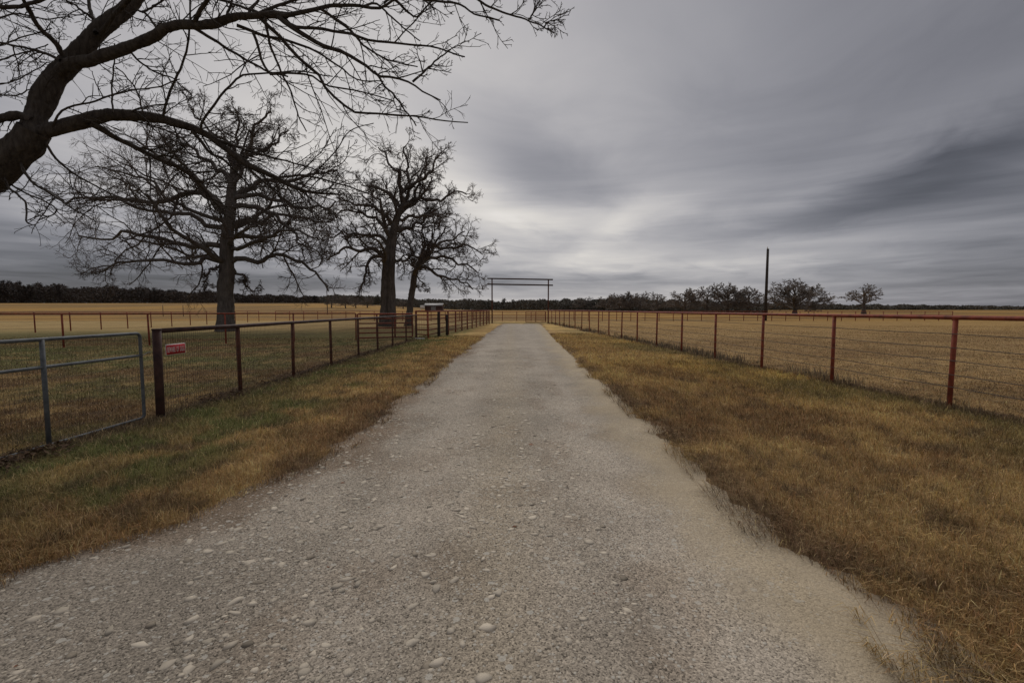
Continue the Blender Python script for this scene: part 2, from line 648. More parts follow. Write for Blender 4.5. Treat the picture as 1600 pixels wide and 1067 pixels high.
def voro(scale):
    vt = n.new('ShaderNodeTexVoronoi')
    vt.inputs['Scale'].default_value = scale
    n.put(vt.inputs['Vector'], pos)
    return vt


v1, v2, v3 = voro(125), voro(46), voro(19)


def grey_of(vt, lo, hi):
    s = n.new('ShaderNodeSeparateColor')
    n.put(s.inputs[0], vt.outputs['Color'])
    return n.m('ADD', n.m('MULTIPLY', s.outputs[0], hi - lo), lo), s.outputs[1]


c1, s1 = grey_of(v1, 0.62, 1.34)
c1 = n.m('MULTIPLY', c1, n.m('SUBTRACT', 1.0, n.m('MULTIPLY', n.m('GREATER_THAN', s1, 0.86), 0.55)))
c2, s2 = grey_of(v2, 0.88, 1.14)
stone2 = n.m('MULTIPLY', n.m('GREATER_THAN', s2, 0.84), n.m('LESS_THAN', v2.outputs['Distance'], 0.42))
_, s3 = grey_of(v3, 0, 1)
stone3 = n.m('MULTIPLY', n.m('GREATER_THAN', s3, 0.93), n.m('LESS_THAN', v3.outputs['Distance'], 0.36))
patch = n.noise(pos, 1.1, 4, 0.6)
stones = n.m('MULTIPLY', n.m('MAXIMUM', stone2, stone3), n.m('GREATER_THAN', n.noise(pos, 0.9, 3), 0.42))
mac = n.m('ADD', n.m('MULTIPLY', patch, 0.7), 0.65)
fine = n.m('ADD', n.m('MULTIPLY', n.noise(pos, 160, 4, 0.7), 0.9), 0.55)
dust = n.new('ShaderNodeAttribute', attribute_name='dust').outputs['Fac']
grain = n.m('MULTIPLY', c1, c2)
grain = n.m('ADD', n.m('MULTIPLY', grain, n.m('SUBTRACT', 1.0, n.m('MULTIPLY', dust, 0.75))), n.m('MULTIPLY', dust, 0.75))
stones = n.m('MULTIPLY', stones, n.m('SUBTRACT', 1.0, n.m('MULTIPLY', dust, 0.85)))
mul = n.m('MULTIPLY', grain, n.m('MULTIPLY', mac, fine))
base = n.mix(1.0, attr.outputs['Color'], n.comb(mul, mul, mul), 'MULTIPLY')
base = n.mix(n.m('MULTIPLY', stones, 0.75), base, (0.46, 0.43, 0.37))
n.put(b.inputs['Base Color'], base)
b.inputs['Specular IOR Level'].default_value = 0.1
hgt = n.m('ADD', n.m('MULTIPLY', v1.outputs['Distance'], -0.6), n.m('ADD', n.m('MULTIPLY', v2.outputs['Distance'], -0.7), n.m('MULTIPLY', stones, 0.8)))
bump(n, b, hgt, 0.7, 0.006)
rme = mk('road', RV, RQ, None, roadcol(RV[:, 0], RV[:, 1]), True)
sb = fbm(RV[:, 0] * 2.4, RV[:, 1] * 1.5, 211, 4)
sand = sst(0.42, 1.15, RV[:, 0] - road_r(RV[:, 1]) + 1.40 + (sb - 0.5) * 0.75) * (0.55 + 0.45 * sst(0.35, 0.55, fbm(RV[:, 0] * 3.1, RV[:, 1] * 1.2, 231, 3)))
rme.attributes.new('dust', 'FLOAT', 'POINT').data.foreach_set('value', sand.astype(np.float32))
props(link('road', rme, m_road), kind='structure')


def road_z(x, y):
    w = np.exp(-((x - 1.15) / 0.45) ** 2) + np.exp(-((x + 0.85) / 0.45) ** 2)
    return 0.0 - 0.018 * w + 0.018 * (fbm(x * 1.1, y * 1.1, 61, 4) - 0.5) + 0.008 * (fbm(x * 7, y * 7, 71, 3) - 0.5)


# loose stones lying on the road
rng = np.random.default_rng(11)
t_ = (1 + 5 ** 0.5) / 2
ICO = np.array([(-1, t_, 0), (1, t_, 0), (-1, -t_, 0), (1, -t_, 0), (0, -1, t_), (0, 1, t_), (0, -1, -t_), (0, 1, -t_), (t_, 0, -1), (t_, 0, 1), (-t_, 0, -1), (-t_, 0, 1)]) / 1.902
ICF = np.array([(0, 11, 5), (0, 5, 1), (0, 1, 7), (0, 7, 10), (0, 10, 11), (1, 5, 9), (5, 11, 4), (11, 10, 2), (10, 7, 6), (7, 1, 8), (3, 9, 4), (3, 4, 2), (3, 2, 6), (3, 6, 8), (3, 8, 9), (4, 9, 5), (2, 4, 11), (6, 2, 10), (8, 6, 7), (9, 8, 1)])


def stones_mesh(N, size, ymax, pale):
    y = 1.4 + (ymax - 1.4) * rng.random(N) ** 1.7
    lx, rx = road_l(y) - 0.1, road_r(y) + 0.1
    x = lx + (rx - lx) * rng.random(N)
    strip = np.exp(-((x + 0.15) / 0.5) ** 2) + 0.6 * np.exp(-((x + 1.5) / 0.35) ** 2)
    keep = fbm(x * 1.3, y * 0.8, 301, 3) + 0.3 * (rng.random(N) - 0.5) + 0.18 * strip > 0.49 + 0.25 * sst(0.5, 1.0, x)
    x, y = x[keep], y[keep]
    N = len(x)
    s = size[0] + (size[1] - size[0]) * rng.random(N) ** 4.0
    sc = np.stack([s * (0.8 + 0.7 * rng.random(N)), s * (0.7 + 0.4 * rng.random(N)), s * (0.14 + 0.16 * rng.random(N))], 1)
    v_ = ICO[None] * (1 + 0.95 * (rng.random((N, 12, 1)) - 0.5)) * sc[:, None, :]
    a = rng.random(N) * 6.283
    ca, sa = np.cos(a)[:, None], np.sin(a)[:, None]
    X = v_[:, :, 0] * ca - v_[:, :, 1] * sa + x[:, None]
    Y = v_[:, :, 0] * sa + v_[:, :, 1] * ca + y[:, None]
    Z = v_[:, :, 2] + (road_z(x, y) - sc[:, 2] * 0.15)[:, None]
    V = np.stack([X, Y, Z], -1).reshape(-1, 3)
    T = (ICF[None] + (np.arange(N) * 12)[:, None, None]).reshape(-1, 3)
    base = np.where((rng.random(N) < pale)[:, None], np.array((0.44, 0.385, 0.305)), np.array((0.235, 0.20, 0.155)))
    base = np.where((rng.random(N) < 0.004)[:, None], np.array((0.20, 0.09, 0.05)), base)
    col = base * (0.75 + 0.5 * rng.random((N, 1)))
    return V, T, np.repeat(col, 12, 0)


parts_s = [stones_mesh(15000, (0.007, 0.036), 20, 0.93), stones_mesh(26000, (0.004, 0.011), 10, 0.5)]
off = 0
SV, ST, SC = [], [], []
for a_, b_, c_ in parts_s:
    SV.append(a_)
    ST.append(b_ + off)
    SC.append(c_)
    off += len(a_)
m_stone = mat_tint('limestone', 0.9)
sm = mk('loose_gravel', np.concatenate(SV), None, np.concatenate(ST), np.concatenate(SC), False)
props(link('loose_gravel', sm, m_stone), 'pale limestone gravel scattered over the driveway', 'gravel', kind='stuff')

# ------------------------------------------------------------------ grass
m_grass, n, b = material('grass_blade', 0.85)
attr = n.new('ShaderNodeAttribute', attribute_name='tint')
n.put(b.inputs['Base Color'], attr.outputs['Color'])
b.inputs['Specular IOR Level'].default_value = 0.1
tl = n.new('ShaderNodeBsdfTranslucent')
n.put(tl.inputs['Color'], attr.outputs['Color'])
ms = n.new('ShaderNodeMixShader')
ms.inputs[0].default_value = 0.20
n.t.links.new(b.outputs[0], ms.inputs[1])
n.t.links.new(tl.outputs[0], ms.inputs[2])
n.t.links.new(ms.outputs[0], n.t.nodes['Material Output'].inputs['Surface'])


def blades(x, y, h, w, lean, seed, colmul=1.0, base_z=None, toward=None, colfun=gcol, var=0.85):
    r = np.random.default_rng(seed)
    N = len(x)
    z = (np.maximum(terr(x, y), np.where(road_sd(x, y) < 0.5, road_z(x, y), -9)) if base_z is None else base_z) - 0.005
    a = r.random(N) * 6.283 if toward is None else toward + r.normal(0, 0.7, N)
    d = np.stack([np.cos(a), np.sin(a)], 1)
    sd_ = np.stack([-d[:, 1], d[:, 0]], 1)
    B = np.stack([x, y], 1)
    s1, c1 = np.sin(lean * 0.55), np.cos(lean * 0.55)
    s2, c2 = np.sin(lean * 1.25), np.cos(np.minimum(lean * 1.25, 1.5))
    M = B + d * (h * 0.5 * s1)[:, None]
    mz = z + h * 0.5 * c1
    Tp = M + d * (h * 0.55 * s2)[:, None] + r.normal(0, 0.12, (N, 2)) * h[:, None]
    tz = mz + h * 0.5 * c2
    hw = (w * 0.5)[:, None]
    P = np.empty((N, 5, 3))
    P[:, 0, :2] = B - sd_ * hw
    P[:, 1, :2] = B + sd_ * hw
    P[:, 2, :2] = M + sd_ * hw * 0.85
    P[:, 3, :2] = M - sd_ * hw * 0.85
    P[:, 4, :2] = Tp
    P[:, 0, 2] = P[:, 1, 2] = z
    P[:, 2, 2] = P[:, 3, 2] = mz
    P[:, 4, 2] = tz
    i0 = (np.arange(N) * 5)[:, None]
    Q = i0 + np.array([[0, 1, 2, 3]])
    T = i0 + np.array([[3, 2, 4]])
    c = colfun(x, y) * colmul
    j = 1 + var * (r.random((N, 1)) - 0.45) * 1.6
    hue = 1 + 0.16 * (r.random((N, 3)) - 0.5)
    straw = (r.random(N) < 0.16)[:, None]
    c = np.where(straw, 0.35 * c + 0.65 * np.array((0.52, 0.39, 0.21)), c)
    c = np.clip(c * j * hue, 0.01, 0.7)
    return P.reshape(-1, 3), Q, T, np.repeat(c, 5, 0)


def merge(name, items):
    V, Q, T, Cc, o = [], [], [], [], 0
    for v_, q_, t2, c_ in items:
        V.append(v_)
        Q.append(q_ + o)
        T.append(t2 + o)
        Cc.append(c_)
        o += len(v_)
    return mk(name, np.concatenate(V), np.concatenate(Q), np.concatenate(T), np.concatenate(Cc))


def scatter(N, xlo, xhi, y0, y1, seed, power=2.0, clump=0.5):
    """points thinning out with distance, gathered in tufts"""
    r = np.random.default_rng(seed)
    q = r.random(N)
    y = y0 * (y1 / y0) ** (q ** (power / 2.0))
    lo = xlo(y) if callable(xlo) else np.full(N, xlo)
    hi = xhi(y) if callable(xhi) else np.full(N, xhi)
    x = lo + (hi - lo) * r.random(N)
    dens = 0.5 * fbm(x * 2.6, y * 2.6, seed + 3, 3) + 0.5 * vn(x * 9, y * 9, seed + 5)
    keep = dens > 0.5 - 0.5 * (1 - clump) + 0.25 * (r.random(N) - 0.5)
    x, y = x[keep], y[keep]
    keep = np.abs(x) < np.abs(y) * 1.28 + 1.0
    x, y = x[keep], y[keep]
    e = road_sd(x, y) + (fbm(x * 1.3, y * 1.3, 5) - 0.5) * 0.36 + (fbm(x * 6, y * 6, 9, 3) - 0.5) * 0.27 + np.where(x > 0, 0.10 + 0.16 * sst(2.0, 5.0, y), 0.06)
    p = sst(0.0, 0.28, e)
    # stray tufts rooted in the gravel shoulder
    tuft = (vn(x * 2.3, y * 1.7, 977) > 0.74) & (e > -0.55) & (e <= 0.1)
    p = np.maximum(p, np.where(tuft, 0.5, 0.0))
    keep = r.random(len(x)) < p
    return x[keep], y[keep]


def hw(r, n, y, h0, h1, w0):
    h = h0 + (h1 - h0) * r.random(n) ** 1.6
    w = w0 * (0.7 + 0.9 * r.random(n) ** 2) * np.clip(y / 5.0, 0.8, 6.0)
    return h, w


r = np.random.default_rng(77)
# right verge
x, y = scatter(260000, lambda y: road_r(y) - 0.1, lambda y: fence_rx(y) + 0.2, 1.3, 30, 401, 2.0, 0.45)
h, w = hw(r, len(x), y, 0.03, 0.13, 0.0042)
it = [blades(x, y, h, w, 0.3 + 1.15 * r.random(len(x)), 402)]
x, y = scatter(80000, lambda y: road_r(y) - 0.15, lambda y: fence_rx(y) + 0.2, 1.3, 14, 403, 2.0, 0.55)
h, w = hw(r, len(x), y, 0.10, 0.24, 0.0038)
it.append(blades(x, y, h, w, 0.75 + 0.55 * r.random(len(x)), 404, 1.05, toward=np.full(len(x), 3.6)))
N = 5200
q = r.random(N)
y = 1.4 * (13 / 1.4) ** q
x = road_r(y) - 0.28 + 0.42 * r.random(N)
kp = fbm(x * 2.2, y * 2.2, 405, 3) > 0.50
x, y = x[kp], y[kp]
h = 0.10 + 0.20 * r.random(len(x)) ** 1.5
it.append(blades(x, y, h, 0.004 * np.clip(y / 5, 0.8, 4), 1.1 + 0.35 * r.random(len(x)), 406, 0.7, toward=np.full(len(x), 3.5)))
props(link('verge_grass', merge('right_verge_grass', it), m_grass), 'tawny dry grass on the verge right of the driveway', 'grass', kind='stuff')
# left verge
x, y = scatter(190000, -5.25, lambda y: road_l(y) + 0.1, 2.0, 27, 411, 2.0, 0.45)
h, w = hw(r, len(x), y, 0.03, 0.125, 0.0042)
it = [blades(x, y, h, w, 0.3 + 1.15 * r.random(len(x)), 412)]
x, y = scatter(24000, -5.25, lambda y: road_l(y) + 0.12, 2.0, 14, 413, 2.0, 0.55)
h, w = hw(r, len(x), y, 0.08, 0.2, 0.0038)
it.append(blades(x, y, h, w, 0.75 + 0.55 * r.random(len(x)), 414, toward=np.full(len(x), -0.4)))
props(link('verge_grass', merge('left_verge_grass', it), m_grass), 'olive and russet grass on the verge left of the driveway', 'grass', kind='stuff')
# yard behind the mesh fence
x, y = scatter(110000, lambda y: -1.25 * y - 1, -5.15, 4.3, 26, 421, 2.0, 0.5)
h, w = hw(r, len(x), y, 0.03, 0.09, 0.0042)
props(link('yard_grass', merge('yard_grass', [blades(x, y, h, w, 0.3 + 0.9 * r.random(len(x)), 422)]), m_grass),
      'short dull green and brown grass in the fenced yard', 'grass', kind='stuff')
# hay pasture
x, y = scatter(110000, lambda y: fence_rx(y), lambda y: 1.25 * y + 1, 5.6, 45, 431, 2.0, 0.5)
h, w = hw(r, len(x), y, 0.02, 0.075, 0.0042)
props(link('pasture_grass', merge('pasture_grass', [blades(x, y, h, w, 0.3 + 0.9 * r.random(len(x)), 432)]), m_grass),
      'mown tan pasture behind the red fence', 'grass', kind='stuff')
# taller dead weeds along the right fence line
N = 9000
q = r.random(N)
y = 5.0 * (52 / 5.0) ** q
x = fence_rx(y) + r.normal(0.25, 0.28, N)
kp = fbm(x * 0.7, y * 0.55, 441, 3) > 0.50
x, y = x[kp], y[kp]
h = 0.08 + 0.26 * r.random(len(x)) ** 2.0
w = 0.006 * np.clip(y / 6, 0.8, 5)


def weedcol(x, y):
    return np.tile(np.array((0.150, 0.115, 0.078)), (len(x), 1))


props(link('fence_weeds', merge('fence_weeds', [blades(x, y, h, w, 0.1 + 0.5 * r.random(len(x)), 442, colfun=weedcol)]), m_grass),
      'grey brown dead weeds along the foot of the red fence', 'weeds', kind='stuff')

# fallen leaves caught along the foot of the mesh fence and gate
N = 5200
q = r.random(N)
y = 4.0 * (26 / 4.0) ** q
x = -5.15 + r.normal(0.0, 0.16, N)
kp = fbm(x * 1.2, y * 1.1, 461, 3) > 0.47
x, y = x[kp], y[kp]
N = len(x)
sl = (0.018 + 0.025 * r.random(N))[:, None]
A = np.stack([r.normal(0, 1, N), r.normal(0, 1, N), r.normal(0, 0.35, N)], 1)
A /= np.linalg.norm(A, axis=1, keepdims=True)
Bn = np.cross(A, np.stack([r.normal(0, .3, N), r.normal(0, .3, N), np.ones(N)], 1))
Cn = np.stack([x, y, terr(x, y) + 0.012 + 0.05 * r.random(N)], 1)
LV = np.stack([Cn - A * sl, Cn + Bn * sl * 0.5, Cn + A * sl, Cn - Bn * sl * 0.5 + np.array((0, 0, 0.008))], 1).reshape(-1, 3)
lc = np.array((0.075, 0.045, 0.028))[None] * (0.5 + r.random((N, 1)))
props(link('fallen_leaves', mk('fallen_leaves', LV, np.arange(N * 4).reshape(-1, 4), None, np.repeat(lc, 4, 0)), m_grass),
      'dark dead leaves caught along the foot of the mesh fence', 'leaves', kind='stuff')

# ------------------------------------------------------------------ fences
M_RED = mat_mottled('red_oxide_paint', (0.105, 0.028, 0.016), (0.235, 0.052, 0.027), 7, 0.7, 0.1, 0, (0.32, 0.58))
M_RUST = mat_mottled('rusty_pipe', (0.055, 0.022, 0.015), (0.13, 0.045, 0.024), 9, 0.75, 0.3)
M_DARKPOST = mat_mottled('dark_pipe', (0.026, 0.014, 0.013), (0.070, 0.034, 0.026), 6, 0.7, 0.3)
M_GALV = mat_mottled('galvanised_pipe', (0.075, 0.082, 0.088), (0.135, 0.145, 0.150), 12, 0.65, 0.15, 0.1)
M_WIRE = mat_mottled('fence_wire', (0.045, 0.034, 0.028), (0.09, 0.068, 0.056), 15, 0.7, 0)
M_WOOD = mat_bark('weathered_wood', (0.02, 0.016, 0.014), (0.06, 0.05, 0.042), 12, 0.01)


def post_mesh(name, h, r, sides=12, collar=True):
    g = Geo()
    g.tube([(0, 0, -0.25), (0, 0, h * 0.5), (0, 0, h)], r, sides)
    if collar:
        g.tube([(0, 0, h - 0.02), (0, 0, h - 0.008), (0, 0, h + 0.004)], [r * 1.04, r * 1.16, r * 1.05], sides)
        g.tube([(0, 0, -0.02), (0, 0, 0.03)], [r * 1.5, r * 1.02], sides)
    return g.mesh(name, True)


def autosmooth(o):
    return o


def strand(pts, z, r, sides=6, sag=0.0, side=0.0):
    """one rail or wire following the posts; z above the ground of each post"""
    P = []
    pts = np.asarray(pts, float)
    for i in range(len(pts) - 1):
        a, b_ = pts[i], pts[i + 1]
        steps = 3 if sag else 1
        for s in range(steps):
            t = s / steps
            p = a * (1 - t) + b_ * t
            P.append((p[0], p[1], p[2] + z - sag * math.sin(math.pi * t)))
    p = pts[-1]
    P.append((p[0], p[1], p[2] + z))
    P = np.array(P)
    P[:, 0] += side
    return Geo().tube(P, r, sides, True)


def fence(name, label, group, xy, h, post_mat, post_r, rail_mat, rail_r, rails=(), wires=(), wire_r=0.003, mesh=None, post_sides=12, cat='fence', end_post=None, over=0.0):
    xy = np.asarray(xy, float)
    z = terr(xy[:, 0], xy[:, 1])
    k_ = np.ones(5) / 5
    zs = np.convolve(np.pad(z, 2, 'edge'), k_, 'valid') if len(z) > 5 else z     # rails run straight over small bumps
    P = np.column_stack([xy, zs])
    root = thing(name, label, cat, tuple(P[0]), group)
    pm = post_mesh(name + '_post', h - rail_r * 0.6, post_r, post_sides)
    pm.materials.append(post_mat)
    for i, p in enumerate(P):
        me = pm
        if i == 0 and end_post:
            me = post_mesh(name + '_end_post', h + 0.03, end_post[0], 16)
            me.materials.append(end_post[1])
        o = bpy.data.objects.new('post', me)
        C.objects.link(o)
        o.parent = root
        o.location = Vector(p) - root.location
        o.rotation_euler = (0.009 * math.sin(i * 12.9898 + len(P)), 0.009 * math.sin(i * 78.233 + 1.7), 0)
    Pr = P.copy()
    if over:
        Pr[-1] += (P[-1] - P[-2]) / np.linalg.norm(P[-1] - P[-2]) * over
    link('top_rail', strand(Pr, h, rail_r, 12).mesh(name + '_top_rail', True), rail_mat, root)
    for zz_ in rails:
        link('rail', strand(P, zz_, rail_r * 0.6, 8).mesh(name + '_rail', True), rail_mat, root)
    for zz_ in wires:
        link('wire', strand(P, zz_, wire_r, 5, 0.012, -post_r).mesh(name + '_wire', True), M_WIRE, root)
    if mesh:
        sp_v, sp_h, wr, top, jitter = mesh
        g = Geo()
        tot = np.concatenate([[0], np.cumsum(np.linalg.norm(np.diff(P, axis=0), axis=1))])
        s = np.arange(0.02, tot[-1], sp_v)
        X = np.stack([np.interp(s, tot, P[:, i]) for i in range(3)], 1)
        lo = X + np.array((0.035, 0, 0.03))
        hi = X + np.array((0.035, 0, top))
        g.tubes(np.stack([lo, hi], 1), np.full((len(s), 2), wr), 3)
        for zz_ in np.arange(0.05, top + 0.01, sp_h):
            q = P + np.array((0.035, 0, zz_))
            g.tubes(q, np.full(len(q), wr), 3)
        link('wire_mesh', g.mesh(name + '_wire_mesh', True), M_WIRE, root)
    return root


# right driveway fence
ys = np.concatenate([[2.4, 4.9], 7.4 + 2.52 * np.arange(0, 18.2)])
fence('pipe_fence', 'red pipe fence strung with wire along the right side of the driveway', None,
      np.column_stack([fence_rx(ys), ys]), 1.5, M_RED, 0.036, M_RED, 0.036, wires=(0.37, 0.57, 0.80, 1.01, 1.235), wire_r=0.0062)
# left mesh fence
LX = -5.15
ly = np.array([6.58, 8.55, 10.65, 12.9, 15.2, 17.4, 19.6, 22.1, 24.55])
fence('mesh_fence', 'rusty brown pipe fence with wire mesh left of the driveway, carrying the red sign', None,
      np.column_stack([np.full(len(ly), LX), ly]), 1.27, M_RUST, 0.036, M_DARKPOST, 0.036, mesh=(0.05, 0.10, 0.0023, 1.24, 0), end_post=(0.056, M_DARKPOST))
# pen fence further along the left side
pen = [(-5.25, 24.85), (-4.52, 24.5), (-4.3, 27.0), (-4.12, 29.4)]
pen += [(-4.12 + (yy - 29.4) * 0.0755, yy) for yy in np.arange(31.8, 52.5, 2.35)]
fence('pen_fence', 'red pipe pen fence with many rails running from the mesh fence to the gateway', None,
      pen, 1.48, M_RED, 0.05, M_RED, 0.045, rails=(0.22, 0.48, 0.76, 1.04, 1.26), mesh=(0.16, 0.2, 0.004, 1.4, 0))
# cross fence of the yard, with wire
cx = np.linspace(-8.1, -24.0, 7)
cross = [(x_, 24.85 + (x_ + 5.25) * 0.44) for x_ in cx]
fence('pipe_fence', 'red pipe fence crossing the yard in front of the widest oak', None,
      cross, 1.40, M_RED, 0.036, M_RED, 0.034, wires=(0.4, 0.8, 1.1), wire_r=0.004)
# far side fence of the paddock, and long back fence
sy = np.arange(18.5, 61, 2.5)
fence('pipe_fence', 'red fence at the far left edge of the paddock, running away into the field', None,
      [(-32.5, yy) for yy in sy], 1.38, M_RED, 0.04, M_RED, 0.034, wires=(0.5, 0.9), wire_r=0.004, post_sides=8)
bx = np.arange(-32.5, 62, 1.95)
fence('pipe_fence', 'long low red fence closing the fields behind the gateway', None,
      [(x_, 62.0 + 0.02 * abs(x_)) for x_ in bx], 1.30, M_RED, 0.045, M_RED, 0.04, rails=(0.45, 0.85), post_sides=6)

# ------------------------------------------------------------------ gates
def pipe_gate(name, label, a, b_, h, zb, mat, r, rails, stiles, mesh=None, group=None):
    """gate leaf between two ground points a and b_"""
    a, b_ = np.array(a, float), np.array(b_, float)
    z0 = float(min(terr(a[0], a[1]), terr(b_[0], b_[1])))
    root = thing(name, label, 'gate', (a[0], a[1], z0), group)

    def pt(t, z):
        return (a[0] + (b_[0] - a[0]) * t, a[1] + (b_[1] - a[1]) * t, z0 + z)
    g = Geo()
    rc = 0.06
    L = np.linalg.norm(b_ - a)
    # bent outer frame of one pipe with rounded corners
    path = []
    for (t0, zc, sgn) in ((0, zb, 0), (0, h, 1), (1, h, 2), (1, zb, 3)):
        for q in range(5):
            ang = {0: 270, 1: 180, 2: 90, 3: 0}[sgn] - q * 22.5
            cxn = rc if t0 == 0 else L - rc
            czn = zb + rc if zc == zb else h - rc
            path.append(pt((cxn + rc * math.cos(R(ang))) / L, czn + rc * math.sin(R(ang))))
    path.append(path[0])
    g.tube(path, r, 12, False)
    link('frame', g.mesh(name + '_frame', True), mat, root)
    for zr in rails:
        link('rail', Geo().tube([pt(0.003, zr), pt(0.997, zr)], r * 0.9, 12).mesh(name + '_rail', True), mat, root)
    for t in stiles:
        link('stile', Geo().tube([pt(t, zb), pt(t, h)], r * 1.15, 12).mesh(name + '_stile', True), mat, root)
    if mesh:
        g = Geo()
        s = np.arange(0.06, L - 0.03, mesh[0]) / L
        P0 = np.array([pt(t, zb) for t in s])
        P1 = np.array([pt(t, h) for t in s])
        g.tubes(np.stack([P0, P1], 1), np.full((len(s), 2), mesh[2]), 3)
        for zr in np.arange(zb + 0.05, h, mesh[1]):
            g.tubes(np.array([pt(0, zr), pt(1, zr)]), np.full(2, mesh[2]), 3)
        link('wire_mesh', g.mesh(name + '_wire_mesh', True), M_WIRE, root)
    return root, pt


yg, pt = pipe_gate('yard_gate', 'grey galvanised pipe gate in the left foreground, closed against the dark corner post',
                   (-5.34, 2.75), (-5.30, 6.47), 1.245, 0.03, M_GALV, 0.021, (0.93,), (0.64,), mesh=(0.05, 0.10, 0.0012))
g = Geo()
g.tube([pt(1.0, 0.95), pt(1.012, 0.93), pt(1.03, 0.955), pt(1.045, 0.96)], 0.006, 6)
link('latch_chain', g.mesh('latch_chain', True), M_GALV, yg)
# dark hinge post of that gate
hp = thing('gate_post', 'dark round pipe post carrying the hinges of the grey gate', 'post', (-5.36, 2.62, float(terr(-5.36, 2.62))))
pmesh = post_mesh('hinge_post', 1.3, 0.056, 16)
pmesh.materials.append(M_DARKPOST)
o = bpy.data.objects.new('shaft', pmesh)
C.objects.link(o)
o.parent = hp
g = Geo()
for zc in (0.3, 1.0):
    g.tube([(0, 0.05, zc), (0, 0.13, zc)], 0.012, 8)
o = link('hinge', g.mesh('hinge', True), M_GALV, hp, False)

pipe_gate('field_gate', 'short red pipe gate standing open beside the right post of the gateway', (1.62, 53.4), (3.95, 53.3), 1.32, 0.12, M_RED, 0.035,
          (0.35, 0.6, 0.85, 1.08), (0.5,))

pipe_gate('field_gate', 'red five-rail pipe gate in the yard cross fence, seen through the wire mesh', (-8.0, 23.6), (-5.42, 24.75), 1.36, 0.12, M_RED, 0.04,
          (0.37, 0.62, 0.87, 1.12), (0.34, 0.67))

# ranch gateway arch
gw = thing('ranch_gateway', 'tall dark pipe gateway of two posts and two crossbeams over the end of the driveway', 'gateway', (0.9, 53.0, 0))
for px_, hh in ((769, 5.13), (856.5, 5.0)):
    xg = (px_ - 800) / F * 53.0
    g = Geo()
    zg = float(terr(xg, 53.0))
    g.tube([(xg, 53.0, zg - 0.3), (xg, 53.0, 2.6), (xg, 53.0, hh)], 0.075, 12)
    g.tube([(xg, 53.0, zg - 0.05), (xg, 53.0, zg + 0.08)], [0.13, 0.085], 12)
    link('post', g.mesh('gateway_post', True), M_RUST, gw)
for dz_ in (0.075, -0.58):
    pL = ((761.5 - 800) / F * 53, 53.0, 5.13 + dz_)
    pR = ((863.5 - 800) / F * 53, 53.0, 5.0 + dz_)
    if dz_ < 0:
        pL, pR = (pL[0], 52.9, pL[2]), (pR[0], 52.9, pR[2])
    link('crossbeam', Geo().tube([pL, pR], 0.08, 12).mesh('gateway_beam', True), M_DARKPOST, gw)

# two old wooden posts and a white board near the pen corner
for (x_, y_, hh, lab) in ((-4.38, 26.2, 1.42, 'dark weathered wooden post nearest the white board'), (-4.22, 28.4, 1.25, 'shorter dark weathered wooden post just beyond its twin, farther from the white board')):
    z_ = float(terr(x_ + 0.16, y_))
    g = Geo()
    rr = 0.085
    pts_ = [(x_ + 0.16, y_, z_ - 0.2), (x_ + 0.17, y_, z_ + hh * 0.4), (x_ + 0.155, y_ + 0.01, z_ + hh * 0.75), (x_ + 0.165, y_, z_ + hh), (x_ + 0.17, y_, z_ + hh + 0.02)]
    g.tube(pts_, [rr * 1.1, rr, rr * 0.93, rr * 0.9, rr * 0.6], 9)
    props(link('wooden_post', g.mesh('wooden_post', True), M_WOOD), lab, 'post', 'old wooden posts by the pen')
m_white = mat_mottled('white_paint', (0.55, 0.53, 0.48), (0.7, 0.68, 0.63), 7, 0.6, 0.1)
zb_ = float(terr(-4.9, 24.1))
g = Geo()
g.tube([(-5.15, 24.12, zb_ + 0.035), (-4.62, 24.0, zb_ + 0.03)], 0.035, 10)
g.tube([(-5.15, 24.12, zb_ + 0.035), (-5.10, 24.11, zb_ + 0.035)], 0.043, 10)
props(link('white_pipe', g.mesh('white_pipe', True), m_white), 'short white pipe lying on the grass at the pen corner', 'pipe')

# ------------------------------------------------------------------ warning sign
m_sred = mat_mottled('sign_red', (0.46, 0.012, 0.026), (0.54, 0.02, 0.036), 20, 0.45, 0)
m_swhite = mat_mottled('sign_white', (0.50, 0.42, 0.40), (0.62, 0.56, 0.53), 25, 0.5, 0)
sy0, sy1, sz0, sz1 = 6.665, 7.075, 0.925, 1.090
sgn = thing('warning_sign', 'red and white sign reading BEWARE OF DOG hung on the wire mesh fence', 'sign', (-5.09, 6.87, sz0))


def rrect(g, x_, y0, y1, z0, z1, rc, th):
    pts = []
    for cy, cz, a0 in ((y1 - rc, z1 - rc, 0), (y0 + rc, z1 - rc, 90), (y0 + rc, z0 + rc, 180), (y1 - rc, z0 + rc, 270)):
        for q in range(4):
            a = R(a0 + q * 30)
            pts.append((cy + rc * math.cos(a), cz + rc * math.sin(a)))
    n_ = len(pts)
    V = [(x_, p[0], p[1]) for p in pts] + [(x_ - th, p[0], p[1]) for p in pts]
    T = [(0, i, i + 1) for i in range(1, n_ - 1)] + [(n_, n_ + i + 1, n_ + i) for i in range(1, n_ - 1)]
    Qd = [(i, n_ + i, n_ + (i + 1) % n_, (i + 1) % n_) for i in range(n_)]
    g.add(V, Qd, T)


